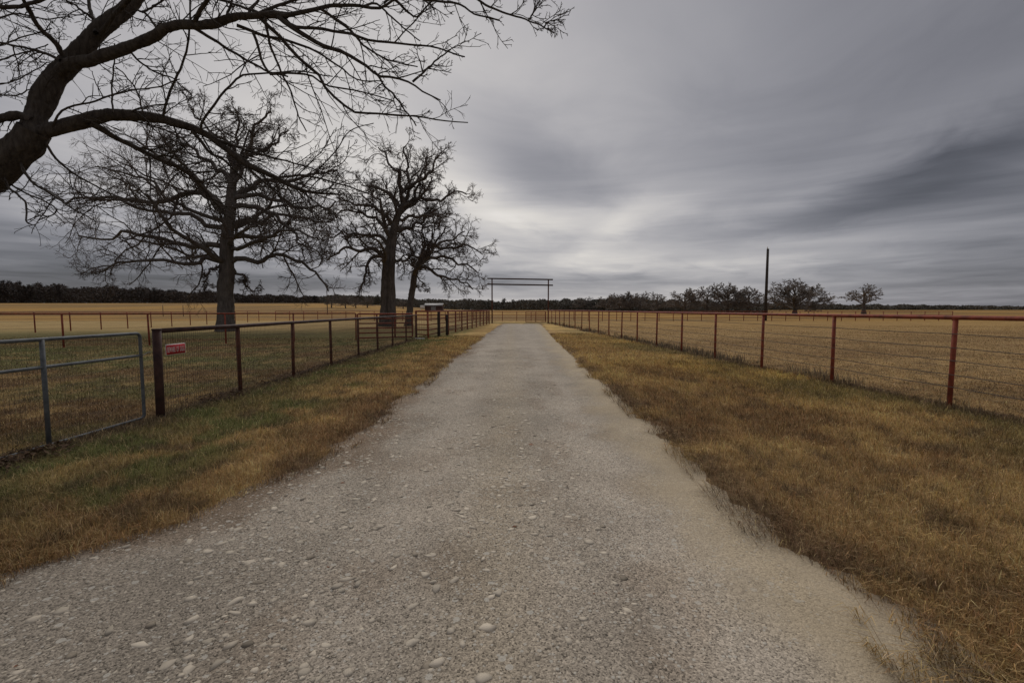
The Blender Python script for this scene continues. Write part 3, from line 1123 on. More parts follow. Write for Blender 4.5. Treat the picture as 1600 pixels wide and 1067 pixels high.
g = Geo()
rrect(g, -5.092, sy0, sy1, sz0, sz1, 0.015, 0.003)
link('border', g.mesh('sign_border'), m_swhite, sgn)
g = Geo()
rrect(g, -5.0895, sy0 + 0.014, sy1 - 0.014, sz0 + 0.014, sz1 - 0.014, 0.008, 0.0022)
link('panel', g.mesh('sign_panel'), m_sred, sgn)
cu = bpy.data.curves.new('lettering', 'FONT')
cu.body = 'BEWARE OF DOG'
cu.size = 0.1
cu.extrude = 0.0006
cu.offset = 0.0012
cu.space_word = 1.7
cu.space_character = 1.08
cu.align_x = 'CENTER'
cu.align_y = 'CENTER'
to = bpy.data.objects.new('lettering_tmp', cu)
C.objects.link(to)
dg = bpy.context.evaluated_depsgraph_get()
tm = bpy.data.meshes.new_from_object(to.evaluated_get(dg))
bpy.data.objects.remove(to)
co = np.empty(len(tm.vertices) * 3, dtype=np.float32)
tm.vertices.foreach_get('co', co)
co = co.reshape(-1, 3)
x0, x1, y0, y1 = co[:, 0].min(), co[:, 0].max(), co[:, 1].min(), co[:, 1].max()
out = np.empty_like(co)
out[:, 1] = (sy0 + sy1) / 2 + ((co[:, 0] - (x0 + x1) / 2) / (x1 - x0)) * 0.345
out[:, 2] = (sz0 + sz1) / 2 + ((co[:, 1] - (y0 + y1) / 2) / (y1 - y0)) * 0.082
out[:, 0] = -5.0885 + co[:, 2]
tm.vertices.foreach_set('co', out.ravel())
tm.update()
tm.name = 'sign_lettering'
tm.materials.clear()
link('lettering', tm, m_swhite, sgn)
g = Geo()
for yy in (sy0 + 0.02, sy1 - 0.02):
    g.tube([(-5.115, yy, sz1 + 0.012), (-5.087, yy, sz1 - 0.006), (-5.115, yy, sz1 - 0.02)], 0.002, 5)
link('wire_tie', g.mesh('sign_wire_tie', True), M_GALV, sgn)

# ------------------------------------------------------------------ bare trees
M_BARK = mat_bark('dark_bark', (0.016, 0.012, 0.011), (0.078, 0.066, 0.055), 26, 0.03)
M_OAK = mat_bark('oak_bark', (0.040, 0.034, 0.031), (0.125, 0.108, 0.096), 7, 0.06)
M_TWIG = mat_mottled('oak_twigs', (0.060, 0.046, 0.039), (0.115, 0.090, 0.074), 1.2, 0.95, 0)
M_FARTWIG = mat_mottled('far_branches', (0.150, 0.127, 0.110), (0.245, 0.210, 0.180), 0.4, 0.95, 0)  # grey twigs made paler, distance haze put into the colour
M_WOODS = mat_mottled('woodland', (0.045, 0.038, 0.034), (0.085, 0.070, 0.060), 0.05, 0.98, 0)  # slightly lightened, distance haze put into the colour


def unit(a):
    return a / (np.linalg.norm(a, axis=-1, keepdims=True) + 1e-9)


def grow(starts, dirs, L, R0, n_, gnarl, trop, rg, taper=0.6):
    """vectorised branch growth: (B,n+1,3) polylines with radii"""
    B = len(starts)
    P = np.empty((B, n_ + 1, 3))
    P[:, 0] = starts
    d = unit(dirs)
    step = (L / n_)[:, None]
    for i in range(n_):
        d = unit(d + rg.normal(0, gnarl, (B, 3)) + np.asarray(trop)[None])
        P[:, i + 1] = P[:, i] + d * step
    rad = R0[:, None] * (1 - taper * np.linspace(0, 1, n_ + 1)[None] ** 0.9)
    return P, rad


def spawn(P, rad, L, k_, t0, t1, ang, lr, rr, rg, flat=0.0, up=0.0):
    B, n1, _ = P.shape
    ti = t0 + (t1 - t0) * (np.arange(k_)[None] + rg.random((B, k_))) / k_
    f = ti * (n1 - 1)
    i0 = np.minimum(f.astype(int), n1 - 2)
    fr = (f - i0)[..., None]
    bi = np.arange(B)[:, None]
    pos = P[bi, i0] * (1 - fr) + P[bi, i0 + 1] * fr
    tan = unit(P[bi, i0 + 1] - P[bi, i0])
    ra = rad[bi, i0] * (1 - fr[..., 0]) + rad[bi, i0 + 1] * fr[..., 0]
    perp = unit(np.cross(tan, rg.normal(0, 1, tan.shape)))
    a = R(ang[0]) + (R(ang[1]) - R(ang[0])) * rg.random((B, k_, 1))
    d = tan * np.cos(a) + perp * np.sin(a)
    d[..., 2] *= (1 - flat)
    d[..., 2] += up
    Lc = L[:, None] * (lr[0] + (lr[1] - lr[0]) * rg.random((B, k_))) * (1.1 - 0.45 * ti)
    Rc = np.minimum(ra * (rr[0] + (rr[1] - rr[0]) * rg.random((B, k_))), ra * 0.92)
    return pos.reshape(-1, 3), d.reshape(-1, 3), Lc.ravel(), Rc.ravel()


def dense(P, rr, n_):
    q = np.linspace(0, len(P) - 1, n_)
    i_ = np.arange(len(P))
    return np.stack([np.interp(q, i_, P[:, k_]) for k_ in range(3)], 1), np.interp(q, i_, rr)


def resample(pts, n_):
    pts = np.asarray(pts, float)
    # Catmull-Rom through the given points
    p = np.vstack([2 * pts[0] - pts[1], pts, 2 * pts[-1] - pts[-2]])
    out = []
    for i in range(1, len(p) - 2):
        for t in np.linspace(0, 1, 8, endpoint=False):
            out.append(0.5 * ((2 * p[i]) + (-p[i - 1] + p[i + 1]) * t + (2 * p[i - 1] - 5 * p[i] + 4 * p[i + 1] - p[i + 2]) * t * t +
                              (-p[i - 1] + 3 * p[i] - 3 * p[i + 1] + p[i + 2]) * t ** 3))
    out.append(pts[-1])
    out = np.array(out)
    s = np.concatenate([[0], np.cumsum(np.linalg.norm(np.diff(out, axis=0), axis=1))])
    q = np.linspace(0, s[-1], n_ + 1)
    return np.stack([np.interp(q, s, out[:, i]) for i in range(3)], 1), s[-1]


def jitter(P, amp, rg):
    """knobbly wander, keeping the ends"""
    n1 = len(P)
    J = rg.normal(0, amp, (n1, 3))
    J[0] = 0
    J = (J + np.roll(J, 1, 0)) / 2
    J[0] = 0
    return P + J


def limb3d(px_pts, d0, dd, curve=1.0):
    """limb given by where it is seen from the driveway; it starts at depth d0 and runs dd metres nearer or farther"""
    n_ = len(px_pts)
    return [at(p[0], p[1], d0 + dd * (i / (n_ - 1)) ** curve) for i, p in enumerate(px_pts)]


def oak(name, label, group, base_d, trunk_px, trunk_w, limbs_px, extra, seed, kids=(7, 6, 5, 4), rmin=0.016, mats=(None, None), gn=0.26, stem=None):
    rg = np.random.default_rng(seed)
    px2m = base_d / F
    tp = [at(p[0], p[1], base_d) for p in trunk_px]
    z0 = float(terr(tp[0][0], tp[0][1]))
    tp[0][2] = z0 - 0.3
    root = thing(name, label, 'tree', (tp[0][0], tp[0][1], z0), group)
    TP, tl = resample(tp, 22)
    TP = jitter(TP, 0.035, rg)
    tr = np.interp(np.linspace(0, 1, 23), np.linspace(0, 1, len(trunk_w)), np.array(trunk_w) * px2m / 2)
    hz = TP[:, 2] - z0
    tr = tr * (1 + 0.30 * np.exp(-np.maximum(hz, 0) / 0.35))
    g = Geo()
    g.tubes(*dense(TP, tr, 90), 24, False, 0.11, seed)
    if stem:            # a second stem grown together with the first
        sp = [at(p[0], p[1], base_d - 0.25) for p in stem]
        sp[0][2] = z0 - 0.3
        SP, _ = resample(sp, 14)
        g.tubes(jitter(SP, 0.03, rg), np.linspace(7.4, 4.0, 15) * px2m, 12)
    link('trunk', g.mesh(name + '_trunk', True), mats[0], root)
    P1, R1, L1 = [], [], []
    for pxs, w0, dd in limbs_px:
        # depth of the root of the limb is the trunk's
        pts = limb3d(pxs, base_d, dd)
        P, l = resample(pts, 16)
        P = jitter(P, 0.10 + 0.01 * l, rg)
        P1.append(P)
        R1.append(w0 * px2m / 2 * (1 - 0.72 * np.linspace(0, 1, 17) ** 0.8))
        L1.append(l)
    # limbs towards and away from the viewer
    for (t, az_, el_, l, w0) in extra:
        i = int(t * 22)
        d = np.array([[math.sin(R(az_)) * math.cos(R(el_)), math.cos(R(az_)) * math.cos(R(el_)), math.sin(R(el_))]])
        P, rd = grow(TP[i][None], d, np.array([l]), np.array([w0 * px2m / 2]), 16, gn * 0.75, (0, 0, 0.01), rg, 0.72)
        P1.append(P[0])
        R1.append(rd[0])
        L1.append(l)
    P1, R1, L1 = np.array(P1), np.array(R1), np.array(L1)
    for i in range(len(P1)):
        link('limb', Geo().tubes(P1[i], R1[i], 9).mesh(name + '_limb', True), mats[0], root)
    cr = Geo()
    P, Rr_, L = P1, R1, L1
    par = [
        # k, t0, t1, angle, length ratio, radius ratio, n, gnarl, trop, sides, least radius
        (kids[0], 0.2, 1.0, (30, 75), (0.26, 0.52), (0.38, 0.60), 9, gn * 0.85, 0.02, 5, rmin * 1.9),
        (kids[1], 0.15, 1.0, (30, 70), (0.34, 0.62), (0.40, 0.62), 7, gn * 0.85, 0.015, 4, rmin * 1.25),
        (kids[2], 0.15, 1.0, (25, 65), (0.40, 0.70), (0.45, 0.7), 5, gn * 0.65, 0.01, 3, rmin * 0.85),
        (kids[3], 0.20, 1.0, (25, 60), (0.5, 0.85), (0.5, 0.8), 3, gn * 0.45, 0.02, 3, rmin * 0.6),
    ]
    for (k_, t0, t1, an, lr, rr, n_, gg, tr_, sides, rm) in par:
        s, d, Lc, Rc = spawn(P, Rr_, L, k_, t0, t1, an, lr, rr, rg)
        Rc = np.maximum(Rc, rm)
        P, Rr_ = grow(s, d, Lc, Rc, n_, gg, (0, 0, tr_), rg, 0.5)
        L = Lc
        cr.tubes(P, Rr_, sides)
    link('crown', cr.mesh(name + '_crown', True), mats[1], root)
    return root


oak('bare_oak', 'widest bare oak, one thick straight trunk, leftmost of three in the yard', None, 33.0,
    [(352, 519), (352, 500), (354, 430), (357, 360), (361, 318), (364, 272), (365, 241)], [25, 23, 21, 19, 16, 12, 8],
    [([(345, 384), (315, 384), (287, 377), (259, 370), (227, 367), (196, 360), (157, 370), (126, 370)], 9, 2.0),
     ([(347, 409), (318, 398), (311, 412), (273, 412), (241, 414), (210, 405), (175, 416), (147, 426)], 8, -2.5),
     ([(352, 356), (315, 349), (280, 339), (245, 328), (210, 321), (182, 314), (130, 312)], 8, -1.0),
     ([(350, 328), (329, 304), (308, 297), (280, 307), (245, 313), (210, 313), (175, 311), (140, 313), (108, 318)], 10, 1.5),
     ([(355, 335), (325, 307), (304, 280), (283, 262), (259, 251), (240, 235), (215, 222)], 9, -2.5),
     ([(364, 258), (357, 230), (336, 209), (315, 188), (300, 172)], 7, 1.5),
     ([(364, 250), (368, 220), (372, 195), (368, 170)], 6, -1.0),
     ([(364, 272), (381, 241), (395, 213), (406, 192), (425, 178)], 8, -1.5),
     ([(365, 262), (400, 240), (430, 220), (455, 205)], 7, 2.0),
     ([(363, 307), (392, 293), (420, 283), (455, 286), (490, 272), (530, 268)], 9, 2.5),
     ([(362, 325), (395, 321), (427, 335), (444, 346), (462, 377), (483, 391)], 9, -2.0),
     ([(361, 409), (399, 405), (437, 402), (472, 409), (497, 426), (511, 451)], 9, 1.0),
     ([(360, 391), (385, 384), (402, 374), (437, 360), (465, 365), (495, 375)], 7, -2.5),
     ([(362, 311), (402, 304), (437, 314), (490, 325), (530, 316)], 8, -1.0),
     ([(361, 350), (400, 350), (440, 340), (480, 345), (520, 350)], 7, 3.0),
     ([(347, 416), (325, 426), (322, 452)], 5, -1.0),
     ([(361, 420), (378, 430), (388, 451), (402, 453)], 5, 1.0),
     ([(364, 290), (345, 270), (320, 250), (290, 225), (262, 205)], 8, 2.5),
     ([(352, 345), (300, 330), (240, 290), (190, 275), (150, 262)], 7, 3.0)],
    [(0.42, 190, 12, 6.5, 9), (0.5, 150, 20, 6.0, 8), (0.55, 0, 15, 6.5, 9), (0.62, 30, 25, 6.0, 8), (0.7, 200, 30, 6.0, 8), (0.78, 340, 35, 5.5, 7),
     (0.85, 120, 40, 5.0, 7), (0.45, 320, 8, 6.5, 8)],
    5, kids=(9, 6, 5, 4), rmin=0.017, mats=(M_OAK, M_TWIG), gn=0.21)

oak('bare_oak', 'bare oak with a stout double trunk, middle of the three in the yard', None, 43.0,
    [(602, 508), (602, 484), (604, 432), (608, 397), (614, 362), (619, 342), (627, 326)], [17, 16, 15, 15, 14, 12, 9],
    [([(627, 328), (625, 287), (622, 267), (607, 252), (600, 238), (590, 228)], 7, 1.0),
     ([(627, 330), (636, 296), (662, 278), (677, 268), (688, 245)], 8, -1.5),
     ([(628, 326), (662, 313), (691, 312), (709, 299), (731, 303)], 7, 1.5),
     ([(616, 351), (599, 333), (578, 325), (552, 316), (529, 307)], 7, -1.5),
     ([(613, 374), (599, 354), (587, 342), (570, 339), (552, 331), (525, 336)], 7, 2.0),
     ([(609, 391), (596, 374), (578, 368), (558, 368), (535, 362), (517, 371)], 7, -2.0),
     ([(608, 400), (590, 394), (573, 389), (555, 394), (535, 389), (512, 408)], 8, 1.0),
     ([(607, 405), (584, 400), (573, 415), (570, 432), (561, 456)], 7, -1.0),
     ([(616, 362), (645, 354), (662, 342), (686, 325)], 7, 1.5),
     ([(610, 404), (631, 406), (645, 400), (657, 403)], 6, -1.5),
     ([(625, 324), (610, 302), (600, 296), (578, 288)], 6, 2.0),
     ([(628, 326), (639, 296), (636, 258), (631, 240), (634, 226)], 7, -1.0),
     ([(627, 328), (650, 300), (660, 260), (664, 243)], 6, 2.5),
     ([(618, 345), (650, 335), (680, 335), (705, 330)], 6, -2.5)],
    [(0.5, 180, 15, 6.0, 8), (0.6, 10, 20, 6.0, 8), (0.75, 200, 30, 5.5, 7), (0.85, 340, 35, 5.5, 7), (0.92, 150, 50, 5.0, 6), (0.95, 30, 55, 5.0, 6)],
    8, kids=(9, 6, 5, 3), rmin=0.020, mats=(M_OAK, M_TWIG), gn=0.24,
    stem=[(612, 508), (612, 484), (611.5, 440), (613, 400), (617, 365)])

oak('bare_oak', 'smallest bare oak of the three in the yard, leaning right beside the double trunk', None, 44.5,
    [(638, 507), (640, 486), (644, 455), (649, 423), (658, 407)], [12, 10.5, 9.5, 9, 7],
    [([(658, 409), (662, 380), (660, 357), (668, 345)], 6, 1.0),
     ([(657, 410), (680, 386), (703, 374), (726, 362)], 6, -1.5),
     ([(657, 411), (686, 403), (712, 409), (732, 415), (747, 430)], 6, 1.5),
     ([(652, 420), (674, 423), (697, 432), (720, 441), (738, 450)], 6, -1.0),
     ([(657, 408), (674, 386), (703, 389), (732, 386), (753, 398)], 6, 2.0),
     ([(656, 411), (640, 386), (630, 368)], 5, -1.0),
     ([(658, 408), (690, 365), (705, 352)], 5, 2.0),
     ([(645, 450), (655, 447), (667, 454)], 3, 0.8)],
    [(0.8, 190, 20, 4.5, 6), (0.9, 350, 25, 4.5, 6), (0.95, 90, 30, 4.0, 5)],
    12, kids=(10, 6, 5, 3), rmin=0.019, mats=(M_OAK, M_TWIG), gn=0.23)

# ---- near tree reaching in from the left
D0 = 5.0
rg = np.random.default_rng(3)
nt_base = np.array([-6.75, 5.2, 0.0])
nt_base[2] = float(terr(nt_base[0], nt_base[1]))
near = thing('bare_tree', 'large bare tree leaning in from the left edge, its dark limbs arching over the driveway', 'tree', tuple(nt_base))
tk = [nt_base + np.array((-0.08, 0.1, -0.3)), nt_base + np.array((0.0, 0.0, 0.6)), np.array((-6.42, 5.1, 1.7)), np.array((-6.05, 5.03, 2.62)), at(0, 258, D0), at(38, 228, D0), at(55, 205, D0)]
TP, _ = resample(tk, 26)
tr = np.interp(np.linspace(0, 1, 27), [0, 0.15, 0.5, 0.8, 1], [0.30, 0.22, 0.18, 0.158, 0.135])
TP = jitter(TP, 0.012, rg)
link('trunk', Geo().tubes(*dense(TP, tr, 260), 36, False, 0.10, 5).mesh('near_trunk', True), M_BARK, near)
PX = D0 / F
big = [  # px polyline, start width, end width, depth drift, start depth
    ([(46, 216), (52, 195), (61, 169), (84, 125), (111, 98), (145, 57), (182, 24), (214, -6), (250, -50), (300, -110)], 39, 18, 0.5, D0),
    ([(95, 112), (118, 99), (145, 94), (189, 78), (236, 61), (263, 44), (297, 39), (337, 37), (371, 27), (415, 24), (450, 25)], 23, 9, -0.5, D0 + 0.1),
    ([(45, 214), (84, 202), (128, 189), (169, 181), (209, 182), (250, 186), (287, 196), (320, 209), (354, 233), (388, 256), (430, 278), (475, 297), (520, 303)], 27, 4, 0.6, D0),
    ([(140, 192), (165, 205), (196, 223), (238, 244), (280, 262), (304, 280), (322, 300), (343, 325)], 11, 4, 0.9, D0 + 0.08),
    ([(50, 190), (25, 180), (0, 185), (-40, 190), (-90, 170)], 16, 9, -0.2, D0),
    ([(105, 100), (84, 64), (64, 47), (47, 20), (40, 7), (30, -20)], 9, 5, -0.5, D0 + 0.1),
]
thin = [
    ([(150, 52), (148, 37), (140, 13), (138, -15)], 9, 5, 0.3, D0 + .2), ([(146, 30), (125, 15), (105, 2), (95, -6)], 5, 2, -0.3, D0 + .2),
    ([(249, 52), (233, 27), (216, 17), (200, 22)], 5, 3, 0.3, D0 - .1), ([(222, 20), (247, 7), (262, -8)], 4, 3, 0.2, D0),
    ([(255, 186), (257, 172), (266, 142), (283, 105), (293, 74), (297, 34), (297, -5)], 5, 3, -0.3, D0 + .25),
    ([(314, 206), (316, 190), (337, 162), (358, 135), (381, 118), (418, 115), (470, 112), (520, 120)], 5, 2, -0.4, D0 + .3),
    ([(440, 26), (451, 24), (501, 13), (542, 8), (589, 13), (616, 0), (660, -15)], 8, 3, -0.2, D0 - .4),
    ([(435, 26), (444, 34), (494, 67), (535, 81), (569, 101), (589, 118), (616, 121), (643, 130), (663, 145), (688, 157)], 9, 2, -0.3, D0 - .38),
    ([(585, 112), (602, 135), (623, 159), (640, 182), (650, 196)], 4, 2, -0.1, D0 - .6),
    ([(405, 27), (410, 34), (434, 54), (451, 74), (474, 98), (498, 118), (511, 142), (535, 162), (552, 175), (602, 179), (643, 182), (687, 189), (731, 192)], 7, 2, 0.5, D0 - .35),
    ([(500, 14), (515, 24), (552, 51), (569, 73), (596, 89), (636, 101), (652, 104)], 5, 2, 0.4, D0 - .5),
    ([(445, 30), (461, 44), (501, 46), (548, 54), (579, 64), (636, 69), (677, 73), (714, 86), (726, 89)], 6, 2, -0.5, D0 - .38),
    ([(570, 10), (589, 7), (623, 37), (656, 64)], 4, 2, 0.3, D0 - .45),
    ([(600, 5), (616, 0), (650, 27), (670, 7), (690, -6)], 4, 2, 0.2, D0 - .5),
    ([(620, -5), (663, 0), (714, 7), (744, 24), (781, 32)], 5, 2, -0.2, D0 - .5), ([(735, -8), (751, 3), (775, 17), (822, 32), (852, 44), (867, 52)], 4, 1.8, -0.1, D0 - .65),
    ([(825, 33), (835, 17), (842, 2)], 3, 2, 0.1, D0 - .72), ([(850, 43), (856, 35), (868, 34)], 2.4, 1.5, 0.1, D0 - .75), ([(645, 128), (670, 105), (695, 85), (704, 78)], 4, 2, 0.2, D0 - .6),
    ([(415, 27), (420, 62), (437, 105), (454, 145), (467, 182), (478, 206)], 5, 2, 0.3, D0 - .4),
    ([(370, 40), (400, 52), (450, 65), (490, 78), (530, 105), (560, 125), (600, 128)], 6, 2, 0.6, D0 - .2),
    ([(395, 50), (420, 115), (445, 113), (485, 118), (512, 134), (570, 145), (616, 157)], 5, 2, 0.3, D0 - .3),
    ([(300, 42), (330, 60), (370, 85), (415, 110), (450, 120)], 6, 3, 0.4, D0 - .2), ([(200, 78), (215, 95), (245, 115), (270, 122), (300, 150)], 4, 2, 0.4, D0),
    ([(80, 202), (100, 172), (150, 158), (200, 143), (250, 135), (280, 125)], 4, 2, -0.3, D0), ([(176, 176), (175, 140), (179, 90), (180, 70)], 3.5, 2, 0.2, D0),
    ([(225, 180), (212, 140), (196, 118), (180, 105)], 3, 2, -0.3, D0), ([(65, 215), (90, 250), (130, 280), (180, 305), (230, 318)], 5, 2, 0.5, D0),
    ([(30, 245), (45, 280), (75, 300), (120, 330), (150, 345)], 5, 2, -0.4, D0), ([(15, 262), (20, 290), (60, 310), (90, 330), (60, 345)], 4, 2, 0.3, D0),
    ([(5, 270), (15, 295), (40, 315), (42, 345), (50, 352)], 5, 2, -0.5, D0), ([(95, 95), (60, 80), (25, 72), (-20, 65)], 6, 3, 0.4, D0),
    ([(-60, 20), (-20, 12), (20, 12), (60, 2), (95, -8)], 8, 5, 0.3, D0 - .5), ([(-50, 100), (0, 72), (40, 58), (80, 45)], 4, 2, 0.3, D0 + .4),
    ([(-40, 120), (0, 95), (40, 82), (75, 70)], 4, 2, -0.3, D0 + .6), ([(-40, 60), (0, 30), (30, 22), (70, 30), (110, 26)], 4, 2, 0.3, D0 + .3),
    ([(-40, 135), (10, 130), (40, 118), (75, 98)], 3, 2, 0.2, D0 + .5), ([(-30, 140), (15, 150), (50, 140)], 3, 2, -0.2, D0 + .2),
    ([(300, 205), (330, 240), (350, 250), (390, 290), (425, 320)], 7, 2, 0.5, D0 + .3), ([(330, 215), (370, 230), (420, 245), (470, 258), (520, 275)], 6, 2, 0.3, D0 + .35),
    ([(340, 225), (390, 265), (430, 300), (470, 330)], 7, 3, 0.2, D0 + .4), ([(470, 295), (500, 262), (525, 235), (548, 205), (584, 192)], 3, 1.8, 0.1, D0 + .5),
    ([(460, 280), (490, 250), (510, 225), (522, 203)], 2.5, 1.5, 0, D0 + .5), ([(480, 300), (510, 270), (540, 250), (545, 220)], 2.5, 1.5, 0.1, D0 + .5),
    ([(430, 278), (480, 275), (530, 288), (570, 300), (600, 322)], 5, 2, -0.3, D0 + .5), ([(415, 270), (455, 290), (500, 320), (535, 345)], 4, 2, 0.3, D0 + .5),
    ([(160, 50), (220, -20), (290, -60), (370, -90)], 10, 4, -1.0, D0 + .2), ([(300, 40), (330, -5), (380, -40), (450, -60)], 8, 3, -0.8, D0 - .2), ([(350, 32), (362, 5), (370, -30)], 5, 3, 0.3, D0 - .2),
    ([(385, 25), (400, 5), (430, -20)], 6, 3, 0.3, D0 - .3), ([(400, 24), (440, 8), (480, -4), (540, -20)], 6, 3, 0.2, D0 - .3), ([(410, 24), (375, 10), (340, 0), (310, -10)], 5, 3, 0.4, D0 - .3),
]
P1, R1, L1 = [], [], []
for grp, bigl in ((big, True), (thin, False)):
    for pxs, w0, w1, dd, d0 in grp:
        pts = limb3d(pxs, d0, dd)
        P, l = resample(pts, 20)
        P = jitter(P, 0.008 if bigl else 0.005, rg)
        rr = np.interp(np.linspace(0, 1, 21) ** 0.9, [0, 1], [w0 * PX / 2, w1 * PX / 2]) * (0.86 if bigl else 0.80)
        if bigl:
            rr = rr * (1 + 0.07 * rg.normal(0, 1, 21))
        gl = Geo().tubes(*dense(P, rr, 220), 26, False, 0.11, 7 + len(P1)) if bigl else Geo().tubes(P, rr, 7)
        link('limb' if bigl else 'branch', gl.mesh('near_limb' if bigl else 'near_branch', True), M_BARK, near)
        P1.append(P)
        R1.append(rr)
        L1.append(l)
P1, R1, L1 = np.array(P1), np.array(R1), np.array(L1)
tw = Geo()
nb = len(big)
# side twigs, in three orders
Lb = np.clip(L1 * 0.5, 0.35, 1.1)
s, d, Lc, Rc = spawn(P1, np.minimum(R1, 0.010), Lb, 7, 0.12, 0.95, (30, 65), (0.45, 0.9), (0.5, 0.75), rg, 0.15, 0.0)
s2, d2, L2, R2 = spawn(P1[2:4], np.minimum(R1[2:4], 0.014), np.array([1.1, 1.0]), 26, 0.25, 1.0, (25, 65), (0.5, 1.0), (0.5, 0.75), rg, 0.1, -0.05)
s, d, Lc, Rc = np.vstack([s, s2]), np.vstack([d, d2]), np.concatenate([Lc, L2]), np.concatenate([Rc, R2])
Rc = np.maximum(Rc, 0.0038)
P, Rr_ = grow(s, d, Lc, Rc, 9, 0.10, (0.03, 0, 0.0), rg, 0.55)
tw.tubes(P, np.maximum(Rr_, 0.0028), 5)
s, d, Lc, Rc = spawn(P, Rr_, Lc, 4, 0.18, 1.0, (30, 60), (0.3, 0.6), (0.6, 0.85), rg)
Rc = np.maximum(Rc, 0.0033)
P, Rr_ = grow(s, d, Lc, Rc, 6, 0.11, (0.0, 0, 0.01), rg, 0.5)
tw.tubes(P, np.maximum(Rr_, 0.0024), 4)
s, d, Lc, Rc = spawn(P, Rr_, Lc, 2, 0.25, 1.0, (30, 60), (0.3, 0.55), (0.7, 0.95), rg)
P, Rr_ = grow(s, d, Lc, np.maximum(Rc, 0.0026), 4, 0.11, (0, 0, 0.02), rg, 0.4)
tw.tubes(P, np.maximum(Rr_, 0.002), 3)
link('crown', tw.mesh('near_twigs', True), M_BARK, near)


# ---- distant trees
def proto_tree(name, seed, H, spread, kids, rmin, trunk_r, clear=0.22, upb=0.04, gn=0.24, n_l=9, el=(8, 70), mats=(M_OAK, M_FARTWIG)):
    rg = np.random.default_rng(seed)
    tp = np.array([(0, 0, -0.3), (0.05, 0, H * 0.2), (rg.normal(0, 0.15), rg.normal(0, .15), H * 0.45), (rg.normal(0, .3), rg.normal(0, .3), H * 0.7)])
    TP, _ = resample(tp, 10)
    tr = np.linspace(1, 0.35, 11) * trunk_r
    tr[0:2] *= 1.25
    g = Geo()
    g.tubes(TP, tr, 8)
    tme = g.mesh(name + '_trunk', True)
    tme.materials.append(mats[0])
    S, D, L, Rd = [], [], [], []
    for i in range(n_l):
        u_ = (i + 0.5) / n_l
        a = i * 2.39996 + rg.normal(0, 0.2)
        e = math.asin(min(1.0, math.sin(R(el[0])) + (math.sin(R(el[1])) - math.sin(R(el[0]))) * u_))
        rad_ = 0.66 + 0.22 * rg.random()
        tgt = np.array((spread * math.cos(a) * math.cos(e) * rad_, spread * math.sin(a) * math.cos(e) * rad_, H * 0.26 + H * 0.62 * math.sin(e) * rad_ / 0.77))
        k_ = (clear + (0.62 - clear) * u_ * (0.7 + 0.3 * rg.random())) / 0.7 * 10
        j = min(int(k_), 9)
        p = TP[j] * (1 - k_ + j) + TP[j + 1] * (k_ - j)
        v_ = tgt - p
        S.append(p)
        D.append(v_ / np.linalg.norm(v_))
        L.append(np.linalg.norm(v_) * 1.06)
        Rd.append(trunk_r * (0.5 - 0.2 * u_))
    cr = Geo()
    P, Rr_ = grow(np.array(S), np.array(D), np.array(L), np.array(Rd), 9, gn * 0.6, (0, 0, 0.0), rg, 0.75)
    cr.tubes(P, Rr_, 5)
    L = np.array(L)
    for q, k_ in enumerate(kids):
        s, d, Lc, Rc = spawn(P, Rr_, L, k_, 0.3, 1.0, (25, 65), (0.26, 0.46), (0.45, 0.7), rg)
        Rc = np.maximum(Rc, rmin)
        P, Rr_ = grow(s, d, Lc, Rc, (6, 4, 3, 2)[q], gn * 0.7, (0, 0, 0.03), rg, 0.5)
        Rr_ = np.maximum(Rr_, rmin * 0.6)
        L = Lc
        cr.tubes(P, Rr_, 3)
    cme = cr.mesh(name + '_crown', True)
    cme.materials.append(mats[1])
    return tme, cme


protos = {
    'round': proto_tree('round_tree', 31, 10, 5.4, (13, 9, 6), 0.036, 0.36, 0.16, 0.03, gn=0.2, el=(0, 88), n_l=24),
    'broad': proto_tree('broad_tree', 32, 10, 7.6, (13, 9, 6), 0.036, 0.45, 0.14, 0.02, gn=0.2, el=(0, 88), n_l=30),
    'sparse': proto_tree('sparse_tree', 33, 10, 6.0, (12, 8, 6), 0.036, 0.42, 0.30, 0.0, gn=0.26, el=(22, 88), n_l=11),
    'small': proto_tree('small_tree', 34, 10, 4.6, (12, 8, 6), 0.038, 0.32, 0.18, 0.05, el=(0, 88), n_l=18),
}


def extent(me):
    co = np.empty(len(me.vertices) * 3, dtype=np.float32)
    me.vertices.foreach_get('co', co)
    co = co.reshape(-1, 3)
    return np.percentile(co[:, 2], 97.5), np.percentile(np.abs(co[:, 0]), 95)


EXT = {k_: extent(p_[1]) for k_, p_ in protos.items()}


def far_tree(kind, px, top_py, d, label, group=None, wide=30.0, rz=0.0):
    x_ = ray(px, 480)[0] * d
    z_ = float(terr(x_, d))
    top = CAM_Z + ray(px, top_py)[2] * d
    hgt = (top - z_) / EXT[kind][0]
    root = thing('bare_tree', label, 'tree', (x_, d, z_), group, rz)
    ws = wide / F * d * 0.5 / EXT[kind][1]
    root.scale = (ws, ws, hgt)
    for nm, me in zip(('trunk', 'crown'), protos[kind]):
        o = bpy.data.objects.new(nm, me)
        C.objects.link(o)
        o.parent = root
    return root


